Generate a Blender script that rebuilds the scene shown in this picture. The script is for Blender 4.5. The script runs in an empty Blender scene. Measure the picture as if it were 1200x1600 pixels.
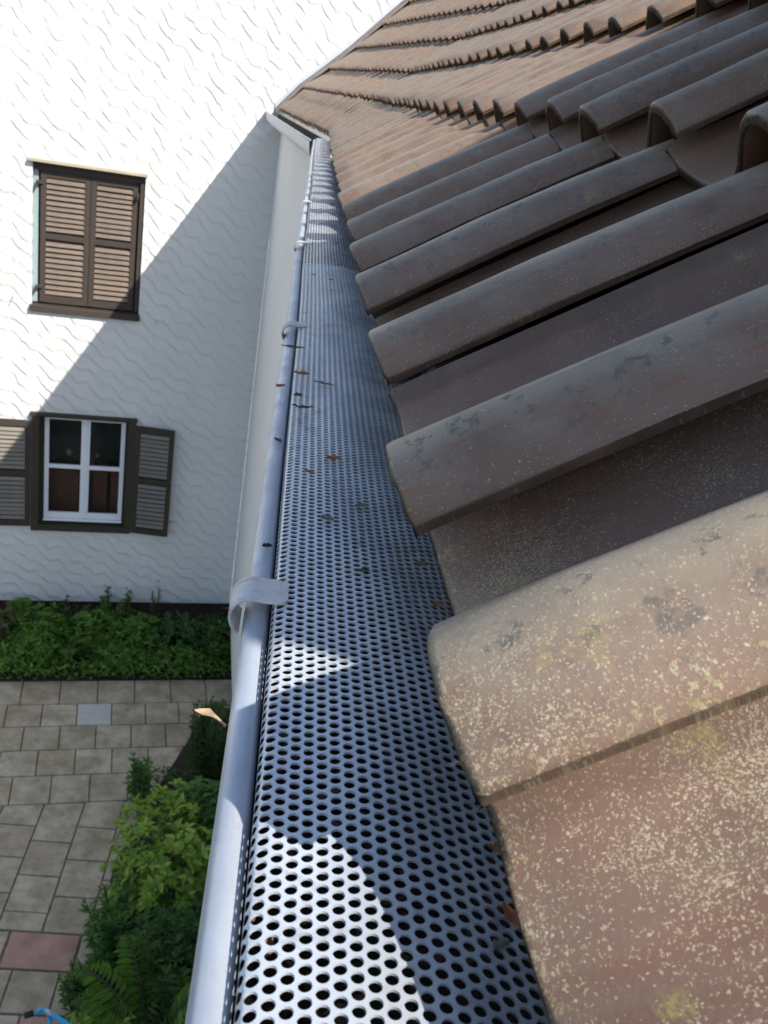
import bpy, math, random
import numpy as np
from mathutils import Matrix, Vector
random.seed(7); rng = np.random.default_rng(7)
C = bpy.context.scene.collection
SC = bpy.context.scene

# ------------------------------------------------------------------ camera
ZC = 7.4                                   # height of the lens above the paving
F, CX, CY = 1428.85, 600.0, 800.0          # focal length and centre, in pixels of the 1200 x 1600 photograph
R = np.array([[0.9849036, 0.12066795, 0.12411344],
              [-0.06398073, -0.41245759, 0.90872724],
              [0.16084578, -0.9029496, -0.39851054]])
cam = bpy.data.cameras.new('camera'); camo = bpy.data.objects.new('camera', cam); C.objects.link(camo)
cam.sensor_fit = 'VERTICAL'; cam.sensor_height = 36; cam.lens = F / 1600 * 36
cam.clip_start = 0.01; cam.clip_end = 500
M = Matrix.Identity(4)
for i in range(3):
    M[i][0] = R[i, 0]; M[i][1] = -R[i, 1]; M[i][2] = -R[i, 2]
M[2][3] = ZC
camo.matrix_world = M
SC.camera = camo
cam.dof.use_dof = True; cam.dof.focus_distance = 0.52; cam.dof.aperture_fstop = 32

# ------------------------------------------------------------------ light
SUN = np.array([-.704, .70, -1.0])          # the way the light travels
w = bpy.data.worlds.new('World'); SC.world = w; w.use_nodes = True
nt = w.node_tree; bg = nt.nodes['Background']
sky = nt.nodes.new('ShaderNodeTexSky'); sky.sky_type = 'NISHITA'; sky.sun_disc = False
sky.sun_elevation = math.radians(45.2); sky.sun_rotation = math.atan2(.704, -.70)
nt.links.new(sky.outputs[0], bg.inputs[0]); bg.inputs[1].default_value = 0.122
sl = bpy.data.lights.new('sun', 'SUN'); so = bpy.data.objects.new('sun', sl); C.objects.link(so)
sl.energy = 4.15; sl.angle = math.radians(.5); sl.color = (1, .95, .87)
so.rotation_euler = Vector(SUN).to_track_quat('-Z', 'Y').to_euler(); so.location = (6, -4, 18)
SC.view_settings.view_transform = 'Standard'; SC.view_settings.look = 'None'
SC.view_settings.exposure = 0.84; SC.view_settings.gamma = 1; SC.view_settings.use_curve_mapping = False
HY0, HY1 = .165, 1.50           # the added panel's shadow on the roof: near and far side
SC.cycles.max_bounces = 10; SC.cycles.diffuse_bounces = 5

# ------------------------------------------------------------------ helpers (lengths in metres, z = 0 at the lens)
def ray(p):
    v = R @ np.array([p[0] - CX, p[1] - CY, F]); return v / np.linalg.norm(v)
def at_z(p, z): v = ray(p); return v * (z / v[2])
def at_y(p, y): v = ray(p); return v * (y / v[1])
def proj(P):
    c = R.T @ np.asarray(P, float); return np.array([CX + F * c[0] / c[2], CY + F * c[1] / c[2], c[2]])
def nz(v): v = np.asarray(v, float); return v / np.linalg.norm(v)

BASE = {}
def thing(name, label, cat, loc=(0, 0, 0), rotz=0, group=None):
    o = bpy.data.objects.new(name, None); C.objects.link(o); o.empty_display_size = .1
    o.location = (loc[0], loc[1], loc[2] + ZC); o.rotation_euler = (0, 0, rotz)
    o['label'] = label; o['category'] = cat
    if group: o['group'] = group
    BASE[o] = (np.array(loc, float), rotz)
    return o
def tag(o, label, cat, group=None):
    o['label'] = label; o['category'] = cat
    if group: o['group'] = group
    return o
def meshdata(name, V, Fc, mats, smooth=False, fm=None):
    me = bpy.data.meshes.new(name)
    V = np.asarray(V, float)
    me.from_pydata([tuple(v) for v in V], [], [tuple(int(i) for i in f) for f in Fc])
    for m in (mats if isinstance(mats, (list, tuple)) else [mats]): me.materials.append(m)
    if fm is not None: me.polygons.foreach_set('material_index', np.asarray(fm, np.int32))
    if smooth: me.polygons.foreach_set('use_smooth', np.ones(len(me.polygons), bool))
    me.update(); return me
def mk(name, V, Fc, mat, parent=None, smooth=False, local=False, fm=None, base=None):
    """one mesh object; V in camera-relative metres unless local"""
    V = np.asarray(V, float)
    b, rz = BASE.get(parent, (np.zeros(3), 0)) if parent is not None else (np.zeros(3) if base is None else np.asarray(base, float), 0)
    if not local:
        V = V - b
        if rz:
            c, s = math.cos(-rz), math.sin(-rz)
            V = np.stack([V[:, 0] * c - V[:, 1] * s, V[:, 0] * s + V[:, 1] * c, V[:, 2]], 1)
    o = bpy.data.objects.new(name, meshdata(name, V, Fc, mat, smooth, fm)); C.objects.link(o)
    if parent is None: o.location = (b[0], b[1], b[2] + ZC); BASE[o] = (b, 0)
    else: o.parent = parent; BASE[o] = (b, rz)
    return o
def structure(o): o['kind'] = 'structure'; return o
class MB:
    def __init__(s): s.V = []; s.F = []
    def add(s, V, Fc):
        n = len(s.V); s.V += [tuple(v) for v in np.asarray(V, float)]; s.F += [tuple(i + n for i in f) for f in Fc]; return s
    def box(s, a, b, bev=0):
        a = np.minimum(a, b).astype(float) if isinstance(a, np.ndarray) else np.array([min(x, y) for x, y in zip(a, b)], float)
        b2 = b; b = np.array([max(x, y) for x, y in zip(a, b2)], float)
        x0, y0, z0 = a; x1, y1, z1 = b
        if bev <= 0:
            V = [(x0, y0, z0), (x1, y0, z0), (x1, y1, z0), (x0, y1, z0), (x0, y0, z1), (x1, y0, z1), (x1, y1, z1), (x0, y1, z1)]
            return s.add(V, [(3, 2, 1, 0), (4, 5, 6, 7), (0, 1, 5, 4), (1, 2, 6, 5), (2, 3, 7, 6), (3, 0, 4, 7)])
        e = bev; V = []; 
        for z, d in ((z0, e), (z0 + e, 0), (z1 - e, 0), (z1, e)):
            V += [(x0 + d, y0 + d, z), (x1 - d, y0 + d, z), (x1 - d, y1 - d, z), (x0 + d, y1 - d, z)]
        Fc = [(3, 2, 1, 0), (12, 13, 14, 15)]
        for k in range(3):
            for i in range(4):
                j = (i + 1) % 4; Fc.append((k * 4 + i, k * 4 + j, k * 4 + 4 + j, k * 4 + 4 + i))
        return s.add(V, Fc)
    def tube(s, pts, rad, n=10, cap=True):
        pts = [np.asarray(p, float) for p in pts]; rr = rad if hasattr(rad, '__len__') else [rad] * len(pts)
        V = []; Fc = []; up = np.array([.31, .17, .93])
        for i, p in enumerate(pts):
            t = nz(pts[min(i + 1, len(pts) - 1)] - pts[max(i - 1, 0)])
            a = np.cross(t, up)
            if np.linalg.norm(a) < .05: a = np.cross(t, (1, 0, 0))
            a = nz(a); b = np.cross(t, a)
            for k in range(n):
                an = 2 * math.pi * k / n; V.append(p + rr[i] * (a * math.cos(an) + b * math.sin(an)))
        for i in range(len(pts) - 1):
            for k in range(n):
                k2 = (k + 1) % n; Fc.append((i * n + k, i * n + k2, (i + 1) * n + k2, (i + 1) * n + k))
        if cap: Fc += [tuple(range(n - 1, -1, -1)), tuple(range((len(pts) - 1) * n, len(pts) * n))]
        return s.add(V, Fc)
    def obj(s, name, mat, parent=None, **k): return mk(name, s.V, s.F, mat, parent, **k)

# ------------------------------------------------------------------ material helpers
class NB:
    def __init__(s, name, rough=.8):
        s.m = bpy.data.materials.new(name); s.m.use_nodes = True; s.t = s.m.node_tree; s.b = s.t.nodes['Principled BSDF']
        s.b.inputs['Roughness'].default_value = rough
    def n(s, typ, **k):
        x = s.t.nodes.new(typ)
        for a, v in k.items(): setattr(x, a, v)
        return x
    def l(s, a, b): s.t.links.new(a, b)
    def set(s, sock, v):
        if hasattr(v, 'is_output') or hasattr(v, 'links'): s.l(v, sock)
        else: sock.default_value = v
    def math(s, op, a, b=0.0, c=None, clamp=False):
        x = s.n('ShaderNodeMath', operation=op); x.use_clamp = clamp; s.set(x.inputs[0], a); s.set(x.inputs[1], b)
        if c is not None: s.set(x.inputs[2], c)
        return x.outputs[0]
    def noise(s, vec, scale, detail=4, rough=.55, out=0):
        x = s.n('ShaderNodeTexNoise'); x.inputs['Scale'].default_value = scale; x.inputs['Detail'].default_value = detail
        x.inputs['Roughness'].default_value = rough
        if vec is not None: s.l(vec, x.inputs['Vector'])
        return x.outputs[out]
    def ramp(s, f, stops, mode='LINEAR'):
        x = s.n('ShaderNodeValToRGB'); x.color_ramp.interpolation = mode; e = x.color_ramp.elements
        while len(e) < len(stops): e.new(.5)
        for q, (p, c) in zip(e, stops):
            q.position = p; q.color = (c, c, c, 1) if not hasattr(c, '__len__') else (*c, 1)
        s.set(x.inputs[0], f); return x.outputs[0]
    def mix(s, f, a, b, mode='MIX'):
        x = s.n('ShaderNodeMix', data_type='RGBA', blend_type=mode); s.set(x.inputs[0], f)
        s.set(x.inputs[6], a if hasattr(a, 'links') else (*a, 1)); s.set(x.inputs[7], b if hasattr(b, 'links') else (*b, 1)); return x.outputs[2]
    def col(s, v): s.set(s.b.inputs['Base Color'], v if hasattr(v, 'links') else (*v, 1)); return s
    def bump(s, h, dist=.002, strength=1.0):
        x = s.n('ShaderNodeBump'); x.inputs['Distance'].default_value = dist; x.inputs['Strength'].default_value = strength
        s.l(h, x.inputs['Height']); s.l(x.outputs[0], s.b.inputs['Normal']); return s
    def sep(s, v):
        x = s.n('ShaderNodeSeparateXYZ'); s.l(v, x.inputs[0]); return x.outputs
    def coord(s, which='Object'): return s.n('ShaderNodeTexCoord').outputs[which]
    def scale(s, v, sc):
        x = s.n('ShaderNodeMapping'); x.inputs['Scale'].default_value = sc; s.l(v, x.inputs[0]); return x.outputs[0]

def plain(name, c, rough=.7, var=.25, sc=8, metal=0, bump=0):
    b = NB(name, rough); v = b.coord()
    f = b.noise(v, sc, 5); c = np.array(c)
    b.col(b.ramp(f, [(.3, tuple(c * (1 - var))), (.7, tuple(np.minimum(c * (1 + var), .95)))])); b.b.inputs['Metallic'].default_value = metal
    if bump: b.bump(b.noise(v, sc * 6, 4), bump)
    return b.m

# --- roof tile
def tile_material():
    b = NB('concrete roof tile', .62)
    at = b.n('ShaderNodeAttribute', attribute_name='tloc'); loc = at.outputs['Vector']
    rnd = b.n('ShaderNodeObjectInfo').outputs['Random']
    off = b.n('ShaderNodeVectorMath', operation='SCALE'); off.inputs[0].default_value = (7.3, 3.1, 5.7); b.l(rnd, off.inputs['Scale'])
    vv = b.n('ShaderNodeVectorMath', operation='ADD'); b.l(loc, vv.inputs[0]); b.l(off.outputs[0], vv.inputs[1]); v = vv.outputs[0]
    x, y, z = b.sep(loc)[:3]                       # x across from the lip, y up the slope, z height
    lich = b.n('ShaderNodeAttribute', attribute_name='lichen', attribute_type='OBJECT').outputs['Fac']
    big = b.noise(v, 9, 5); mid = b.noise(v, 40, 6, .65); fine = b.noise(v, 420, 3, .7)
    base = b.ramp(big, [(.28, (.168, .093, .063)), (.5, (.215, .122, .083)), (.72, (.262, .160, .110))])
    base = b.mix(b.math('MULTIPLY', rnd, .22), base, (.19, .15, .13))
    streak = b.noise(b.scale(v, (90, 7, 30)), 1, 4)
    base = b.mix(b.ramp(streak, [(.45, 0), (.75, .35)]), base, (.24, .19, .15))
    # worn grey bloom with dark lichen along the crest
    crest = b.ramp(z, [(0, 0), (.001, 0)])
    cz = b.n('ShaderNodeMapRange'); b.l(z, cz.inputs[0]); cz.inputs[1].default_value = -.018; cz.inputs[2].default_value = .009
    bloom = b.math('MULTIPLY', cz.outputs[0], b.ramp(b.noise(v, 28, 7, .7), [(.36, .05), (.62, .95)]))
    base = b.mix(b.math('MULTIPLY', bloom, .8), base, (.275, .235, .18))
    tp = b.n('ShaderNodeMapRange'); b.l(z, tp.inputs[0]); tp.inputs[1].default_value = .0050; tp.inputs[2].default_value = .0090
    base = b.mix(b.math('MULTIPLY', tp.outputs[0], b.ramp(mid, [(.3, .35), (.6, .85)])), base, (.35, .295, .215))
    dk = b.math('MULTIPLY', b.math('MULTIPLY', cz.outputs[0], b.ramp(b.noise(v, 75, 6, .72), [(.56, 0), (.63, .7)])), b.ramp(rnd, [(.25, .1), (.6, 1)]))
    base = b.mix(dk, base, (.075, .08, .08))
    # grime
    base = b.mix(b.ramp(b.noise(v, 22, 6, .7), [(.5, 0), (.74, .32)]), base, (.12, .105, .08))
    # pale lichen flecks, two sizes
    dens = b.ramp(b.noise(v, 17, 6, .68), [(.38, .015), (.52, .16), (.68, .62)])
    hs = 0.0
    for sc, d0 in ((1250, .42), (850, .38), (520, .24)):
        wv = b.n('ShaderNodeVectorMath', operation='ADD'); b.l(v, wv.inputs[0])
        ns = b.n('ShaderNodeVectorMath', operation='SCALE'); b.l(b.noise(v, 900, 2, .5, 1), ns.inputs[0]); ns.inputs['Scale'].default_value = .0022
        b.l(ns.outputs[0], wv.inputs[1])
        vo = b.n('ShaderNodeTexVoronoi'); vo.inputs['Scale'].default_value = sc; b.l(wv.outputs[0], vo.inputs['Vector'])
        rc = b.sep(vo.outputs['Color'])[0]
        pick = b.math('LESS_THAN', rc, b.math('MULTIPLY', b.math('MULTIPLY', dens, lich), 1.75 if sc > 1000 else 1.05 if sc > 600 else .18))
        spot = b.math('MULTIPLY', pick, b.math('LESS_THAN', vo.outputs['Distance'], d0))
        hs = b.math('ADD', spot, hs)
        base = b.mix(b.math('MULTIPLY', spot, .80), base, b.ramp(b.sep(vo.outputs['Color'])[1], [(0, (.36, .30, .17)), (.5, (.46, .38, .25)), (1, (.56, .48, .36))]))
    # yellow crust by the lip and the front edge, dark moss on the front face
    le = b.n('ShaderNodeMapRange'); b.l(x, le.inputs[0]); le.inputs[1].default_value = -.030; le.inputs[2].default_value = -.001
    fe = b.n('ShaderNodeMapRange'); b.l(y, fe.inputs[0]); fe.inputs[1].default_value = .030; fe.inputs[2].default_value = .001
    ed = b.math('MULTIPLY', b.math('ADD', b.math('MULTIPLY', lich, .55), .45), b.math('MAXIMUM', b.math('MULTIPLY', le.outputs[0], .8), b.math('MULTIPLY', fe.outputs[0], .8)))
    cr = b.noise(v, 420, 5, .72); th = b.math('SUBTRACT', .70, b.math('MULTIPLY', ed, .24))
    cm = b.math('MULTIPLY', b.math('SUBTRACT', cr, th), 14, clamp=True)
    base = b.mix(b.math('MULTIPLY', cm, .62), base, b.ramp(b.noise(v, 120, 3), [(.35, (.26, .22, .09)), (.5, (.40, .35, .19)), (.68, (.56, .50, .36))]))
    rl = b.math('MULTIPLY', b.ramp(b.math('MULTIPLY', x, -40), [(.36, 0), (.40, 1), (.43, 1), (.47, 0)]), b.ramp(b.noise(b.scale(v, (6, 30, 6)), 1.4, 5, .6), [(.52, 0), (.62, .6)]))
    base = b.mix(rl, base, (.30, .105, .06))
    yb = b.math('MULTIPLY', b.ramp(b.noise(v, 31, 4), [(.64, 0), (.74, .6)]), b.ramp(cr, [(.42, 0), (.55, 1)]))
    base = b.mix(yb, base, (.42, .37, .10))
    # darker side joint: on the foot of the lip and on the edge of the pan beneath it
    j1 = b.math('MULTIPLY', b.math('GREATER_THAN', x, -.0026), b.math('LESS_THAN', z, -.0158)); j2 = b.n('ShaderNodeMapRange'); b.l(x, j2.inputs[0]); j2.inputs[1].default_value = -.2215; j2.inputs[2].default_value = -.228
    jd = b.math('MULTIPLY', b.math('MAXIMUM', j1, b.math('MULTIPLY', j2.outputs[0], .5)), b.ramp(mid, [(.32, .45), (.55, .92)]))
    base = b.mix(b.math('MULTIPLY', jd, .75), base, (.042, .034, .022))
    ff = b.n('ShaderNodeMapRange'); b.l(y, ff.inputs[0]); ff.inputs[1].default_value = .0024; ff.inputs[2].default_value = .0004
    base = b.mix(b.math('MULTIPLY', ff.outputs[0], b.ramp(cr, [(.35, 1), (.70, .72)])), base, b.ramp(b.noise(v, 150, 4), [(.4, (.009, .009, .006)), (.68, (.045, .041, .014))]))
    b.col(base)
    b.set(b.b.inputs['Roughness'], b.ramp(mid, [(.3, .42), (.7, .62)])); b.set(b.b.inputs['Specular IOR Level'], b.math('SUBTRACT', .34, b.math('MULTIPLY', ff.outputs[0], .3)))
    h = b.math('ADD', b.math('MULTIPLY', fine, .35), b.math('ADD', b.math('MULTIPLY', mid, .5), b.math('ADD', b.math('MULTIPLY', cm, .35), b.math('MULTIPLY', hs, .45))))
    b.bump(h, .0008, .55)
    return b.m

def zinc(name, c=(.40, .44, .50), metal=.55, rough=.42, stain=.3):
    b = NB(name, rough); v = b.coord()
    f = b.noise(b.scale(v, (20, 6, 20)), 1.5, 6, .65); c = np.array(c)
    base = b.ramp(f, [(.3, tuple(c * .82)), (.7, tuple(c * 1.12))])
    base = b.mix(b.ramp(b.noise(v, 60, 6, .7), [(.56, 0), (.75, stain)]), base, (.20, .19, .17))
    b.col(base); b.b.inputs['Metallic'].default_value = metal
    b.set(b.b.inputs['Roughness'], b.ramp(b.noise(v, 30, 5), [(.3, rough - .08), (.7, rough + .15)]))
    b.bump(b.noise(v, 700, 2), .0002, .4)
    return b.m

def wall_material():
    b = NB('combed white render', .85); v = b.coord()
    warp = b.n('ShaderNodeVectorMath', operation='SCALE'); b.l(b.noise(v, 3.2, 3, .5, 1), warp.inputs[0]); warp.inputs['Scale'].default_value = .19
    ad = b.n('ShaderNodeVectorMath', operation='ADD'); b.l(v, ad.inputs[0]); b.l(warp.outputs[0], ad.inputs[1])
    x, y, z = b.sep(ad.outputs[0])[:3]
    X = b.math('MULTIPLY', x, 1 / .30); fl = b.math('FLOOR', X); fr = b.math('FRACT', X)
    st = b.math('ADD', fl, b.math('MULTIPLY', fr, 1 / .60, clamp=True))
    ph = b.math('ADD', b.math('MULTIPLY', z, 1 / .185), b.math('MULTIPLY', st, 1.05))
    r = b.math('FRACT', ph)
    h1 = b.ramp(r, [(0, .0), (.20, .9), (.27, 1), (.36, .85), (.62, .25), (.85, .03), (1, .0)])
    amp = b.math('MULTIPLY', b.ramp(b.noise(v, 4.5, 3), [(.34, .38), (.56, 1)]), b.ramp(fr, [(0, .75), (.12, 1), (.52, 1), (.68, .8), (.95, .75)]))
    h = b.math('MULTIPLY', h1, amp)
    h = b.math('ADD', h, b.math('MULTIPLY', b.noise(v, 9, 5, .6), .55))
    h = b.math('ADD', h, b.math('MULTIPLY', b.noise(v, 55, 3, .6), .10))
    b.bump(h, .020, .62)
    base = b.ramp(b.noise(v, 1.1, 6), [(.3, (.65, .64, .605)), (.7, (.71, .70, .665))])
    base = b.mix(b.ramp(b.noise(b.scale(v, (3, 3, .5)), 1, 6, .7), [(.56, 0), (.8, .22)]), base, (.60, .59, .55))
    b.col(base); return b.m
def smooth_wall_material():
    b = NB('smooth white render', .85); v = b.coord()
    base = b.ramp(b.noise(v, .8, 6), [(.3, (.69, .69, .675)), (.7, (.75, .75, .735))])
    b.col(base); b.bump(b.noise(v, 18, 5), .004, .5); return b.m
def leaf_material(name, c1, c2, c3, trans=.35, rough=.5):
    b = NB(name, rough); g = b.n('ShaderNodeNewGeometry'); v = b.coord()
    f = b.math('ADD', b.math('MULTIPLY', g.outputs['Random Per Island'], .7), b.math('MULTIPLY', b.noise(v, 5, 2), .3))
    col = b.ramp(f, [(.1, c1), (.5, c2), (.92, c3)]); b.col(col)
    b.b.inputs['Specular IOR Level'].default_value = .35
    tr = b.n('ShaderNodeBsdfTranslucent'); b.l(b.mix(.5, col, tuple(np.array(c3) * 1.1)), tr.inputs[0])
    mx = b.n('ShaderNodeMixShader'); mx.inputs[0].default_value = trans
    b.l(b.b.outputs[0], mx.inputs[1]); b.l(tr.outputs[0], mx.inputs[2])
    b.l(mx.outputs[0], b.t.nodes['Material Output'].inputs[0]); return b.m
def wood(name, c, var=.3, rough=.75):
    b = NB(name, rough); v = b.coord(); c = np.array(c)
    rnd = b.n('ShaderNodeObjectInfo').outputs['Random']
    f = b.noise(b.scale(v, (3, 14, 26)), 1.5, 6, .65)
    base = b.ramp(f, [(.3, tuple(c * (1 - var))), (.7, tuple(c * (1 + var)))])
    base = b.mix(b.math('MULTIPLY', rnd, .4), base, tuple(c * 1.5))
    b.col(base); b.bump(f, .002, .5); return b.m
def paver_material():
    b = NB('concrete paving slab', .85); rnd = b.n('ShaderNodeObjectInfo').outputs['Random']; v = b.n('ShaderNodeNewGeometry').outputs['Position']
    base = b.ramp(rnd, [(0, (.41, .33, .24)), (.35, (.50, .41, .30)), (.7, (.45, .38, .28)), (1, (.55, .46, .35))])
    base = b.mix(b.ramp(b.noise(v, 4.5, 8, .7), [(.38, .0), (.62, .75)]), base, (.20, .165, .10))
    base = b.mix(b.ramp(b.noise(v, 1.3, 5, .6), [(.55, 0), (.75, .55)]), base, (.15, .15, .055))
    base = b.mix(b.ramp(b.noise(v, 70, 4, .7), [(.5, 0), (.75, .35)]), base, (.42, .38, .32))
    b.col(base); b.bump(b.noise(v, 60, 5), .004, .5); return b.m

TILE = tile_material()
def guard_material():
    b = NB('grimy shade-tinted aluminium sheet', .42); v = b.coord(); x = b.sep(v)[0]
    base = b.ramp(b.noise(b.scale(v, (20, 6, 20)), 1.5, 6, .65), [(.3, (.52, .56, .61)), (.7, (.63, .67, .71))])
    mr = b.n('ShaderNodeMapRange'); b.l(x, mr.inputs[0]); mr.inputs[1].default_value = -.050; mr.inputs[2].default_value = .030     # grit on the tile side, deepened with painted-in shade of the tile overhang
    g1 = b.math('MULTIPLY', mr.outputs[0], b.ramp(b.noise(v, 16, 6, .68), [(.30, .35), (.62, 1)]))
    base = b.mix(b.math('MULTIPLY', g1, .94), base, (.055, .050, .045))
    base = b.mix(b.ramp(b.noise(v, 45, 6, .72), [(.55, 0), (.72, .55)]), base, (.17, .155, .13))
    base = b.mix(b.ramp(b.noise(b.scale(v, (60, 10, 10)), 1.2, 4, .6), [(.58, 0), (.75, .35)]), base, (.30, .29, .27))
    b.col(base); b.b.inputs['Metallic'].default_value = .3
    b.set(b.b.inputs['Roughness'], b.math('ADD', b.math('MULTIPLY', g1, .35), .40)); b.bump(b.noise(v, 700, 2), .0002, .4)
    return b.m
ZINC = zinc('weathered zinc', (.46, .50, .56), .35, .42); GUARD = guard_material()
STRAP = zinc('galvanised strap', (.50, .50, .48), .35, .55, .3)
GUTIN = plain('dirty gutter lining', (.05, .038, .028), .9, .5, 60, 0, .002)
WALL = wall_material(); SMOOTH = smooth_wall_material()
DARKWOOD = wood('dark brown stained wood', (.040, .029, .022)); SLAT = wood('weathered brown slat', (.135, .100, .076), .4)
OLIVE = wood('mossy brown wood', (.036, .030, .016)); GREYSLAT = wood('greyed slat', (.17, .15, .125)); PALEWOOD = wood('pale sill board', (.36, .31, .22))
WHITEPVC = plain('white window paint', (.80, .81, .82), .35, .03); LEAD = plain('grey brown flashing', (.20, .165, .145), .6, .25, 12)
LIGHTMETAL = plain('light grey metal trim', (.50, .53, .58), .45, .1, 4, .3)
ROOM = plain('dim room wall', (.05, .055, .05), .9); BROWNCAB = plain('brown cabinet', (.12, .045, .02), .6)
DECK = plain('dark roofing felt', (.025, .022, .02), .95); BRICK = plain('dark red brick', (.10, .05, .035), .9, .4, 30); MORTAR = plain('dark mortar', (.09, .08, .07), .95)
SOIL = plain('dark soil', (.035, .026, .018), .95, .4, 20, 0, .01); JOINT = plain('mossy sand joint', (.19, .16, .11), .95, .4, 25)
PAVER = paver_material()
REDPAVER = plain('dusty red slab', (.40, .23, .175), .85, .25, 5); WHITEPAVER = plain('pale grey slab', (.46, .46, .42), .8, .1, 6)
GLASS = NB('window glass', .03)
_t = GLASS.n('ShaderNodeBsdfTransparent'); _g = GLASS.n('ShaderNodeBsdfGlossy'); _g.inputs['Roughness'].default_value = .02
_m = GLASS.n('ShaderNodeMixShader'); _fr = GLASS.n('ShaderNodeFresnel'); _fr.inputs[0].default_value = 1.5
GLASS.l(_fr.outputs[0], _m.inputs[0]); GLASS.l(_t.outputs[0], _m.inputs[1]); GLASS.l(_g.outputs[0], _m.inputs[2]); GLASS.l(_m.outputs[0], GLASS.t.nodes['Material Output'].inputs[0])
GLASS = GLASS.m

# ------------------------------------------------------------------ ground and paving
GZ = -7.40
o = structure(mk('ground', [(-150, -150, GZ - .08), (150, -150, GZ - .08), (150, 150, GZ - .08), (-150, 150, GZ - .08)], [(0, 1, 2, 3)], SOIL))
WT = math.radians(10.4); WN = np.array([-math.sin(WT), math.cos(WT), 0]); WX = np.array([math.cos(WT), math.sin(WT), 0])
BW = np.array([-0.6095, 11.8739, -0.2499])
def wl(x, d, z): p = BW + WX * x + WN * d; return (p[0], p[1], z)
pav = structure(mk('paving', [(-9, -2, GZ - .022), (-.2, -2, GZ - .022), wl(.9, -1.33, GZ - .022), wl(-8, -1.33, GZ - .022)], [(0, 1, 2, 3)], JOINT))
def slab(poly, mat, h=.0):
    """a slab with slightly rounded arrises from a plan polygon (counter-clockwise)"""
    p = np.array(poly, float)[:, :2]; c = p.mean(0); n = len(p); V = []; g = .0065; e = .012
    j = rng.normal(0, .0022, 3)
    def ring(ins, z):
        for q in p:
            d = q - c; L = np.linalg.norm(d); q2 = c + d * (1 - ins * 1.41 / L); V.append((q2[0], q2[1], GZ + z + h + (q2 - c) @ j[:2] * 1.2))
    ring(g, -.05); ring(g, -.008); ring(g + .005, 0)
    Fc = [tuple(range(2 * n, 3 * n))]
    for k in range(2):
        for i in range(n): Fc.append((k * n + i, k * n + (i + 1) % n, k * n + n + (i + 1) % n, k * n + n + i))
    o = mk('paver', np.array(V), Fc, mat, pav); return o
# rows along the white house
rows = [-1.345, -1.845, -2.28, -2.72, -3.16, -3.615]
for r in range(5):
    off = (-1.42 if r != 0 else -1.60) + (0, 0, .235, .02, .20)[r]
    pw = .412 if r else .46
    for k in range(-7, 5):
        x0 = off + k * pw; x1 = x0 + pw
        if x0 > .55 or x1 < -4.6: continue
        q = [wl(x0, rows[r + 1], 0), wl(x1, rows[r + 1], 0), wl(x1, rows[r], 0), wl(x0, rows[r], 0)]
        slab(q, WHITEPAVER if (r == 1 and k == -1) else PAVER, .004 if (r == 1 and k == -1) else 0)
# columns along the near house, running up to the slanted first row
def row5(X): return BW[1] + (rows[5] - (X - BW[0]) * -math.sin(WT)) / math.cos(WT)
cols = [-4.06, -3.65, -3.24, -2.83, -2.42, -2.01, -1.60, -1.19, -.78, -.37]
for i in range(len(cols) - 1):
    x0, x1 = cols[i], cols[i + 1]; odd = i % 2
    ys = [6.30, 6.51, 6.955, 7.41] if odd else [6.30, 6.72, 7.19, 7.65]
    if not odd and x0 < -2.2: ys = [6.30, 6.72, 7.17, 7.61]
    for k in range(len(ys)):
        y0 = ys[k]; y1a = ys[k + 1] if k < len(ys) - 1 else None
        if y1a is None: q = [(x0, y0), (x1, y0), (x1, row5(x1)), (x0, row5(x0))]
        else: q = [(x0, y0), (x1, y0), (x1, y1a), (x0, y1a)]
        slab(q, PAVER)
slab([(-1.87, 5.90), (-1.24, 5.90), (-1.24, 6.29), (-1.87, 6.29)], REDPAVER)
for x0, x1 in ((-3.5, -3.1), (-3.1, -2.69), (-2.69, -2.28), (-2.28, -1.88)): slab([(x0, 5.90), (x1, 5.90), (x1, 6.29), (x0, 6.29)], PAVER)
for x0, x1 in ((-1.23, -.8),): slab([(x0, 5.90), (x1, 5.90), (x1, 6.29), (x0, 6.29)], PAVER)
for j, (ya, yb) in enumerate(((5.47, 5.89), (5.05, 5.46), (4.62, 5.04), (4.2, 4.61))):
    for k in range(6):
        x0 = -3.4 + k * .41 + (.02 if j == 0 else .21 * (j % 2)); slab([(x0, ya), (x0 + .41, ya), (x0 + .41, yb), (x0, yb)], REDPAVER if (j == 1 and k == 4) else PAVER)
bed = structure(mk('garden_bed', [wl(-8, -1.34, GZ - .01), wl(3, -1.34, GZ - .01), wl(3, .1, GZ + .04), wl(-8, .1, GZ + .04)], [(0, 1, 2, 3)], SOIL))
bed2 = structure(mk('soil_strip', [(-.98, 3.0, GZ + .012), (.3, 3.0, GZ + .03), (.3, 9.9, GZ + .03), (-.45, 9.9, GZ + .012), (-.9, 8.2, GZ + .012), (-1.12, 7.2, GZ + .012)], [(0, 1, 2, 3, 4, 5)], SOIL))

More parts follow.
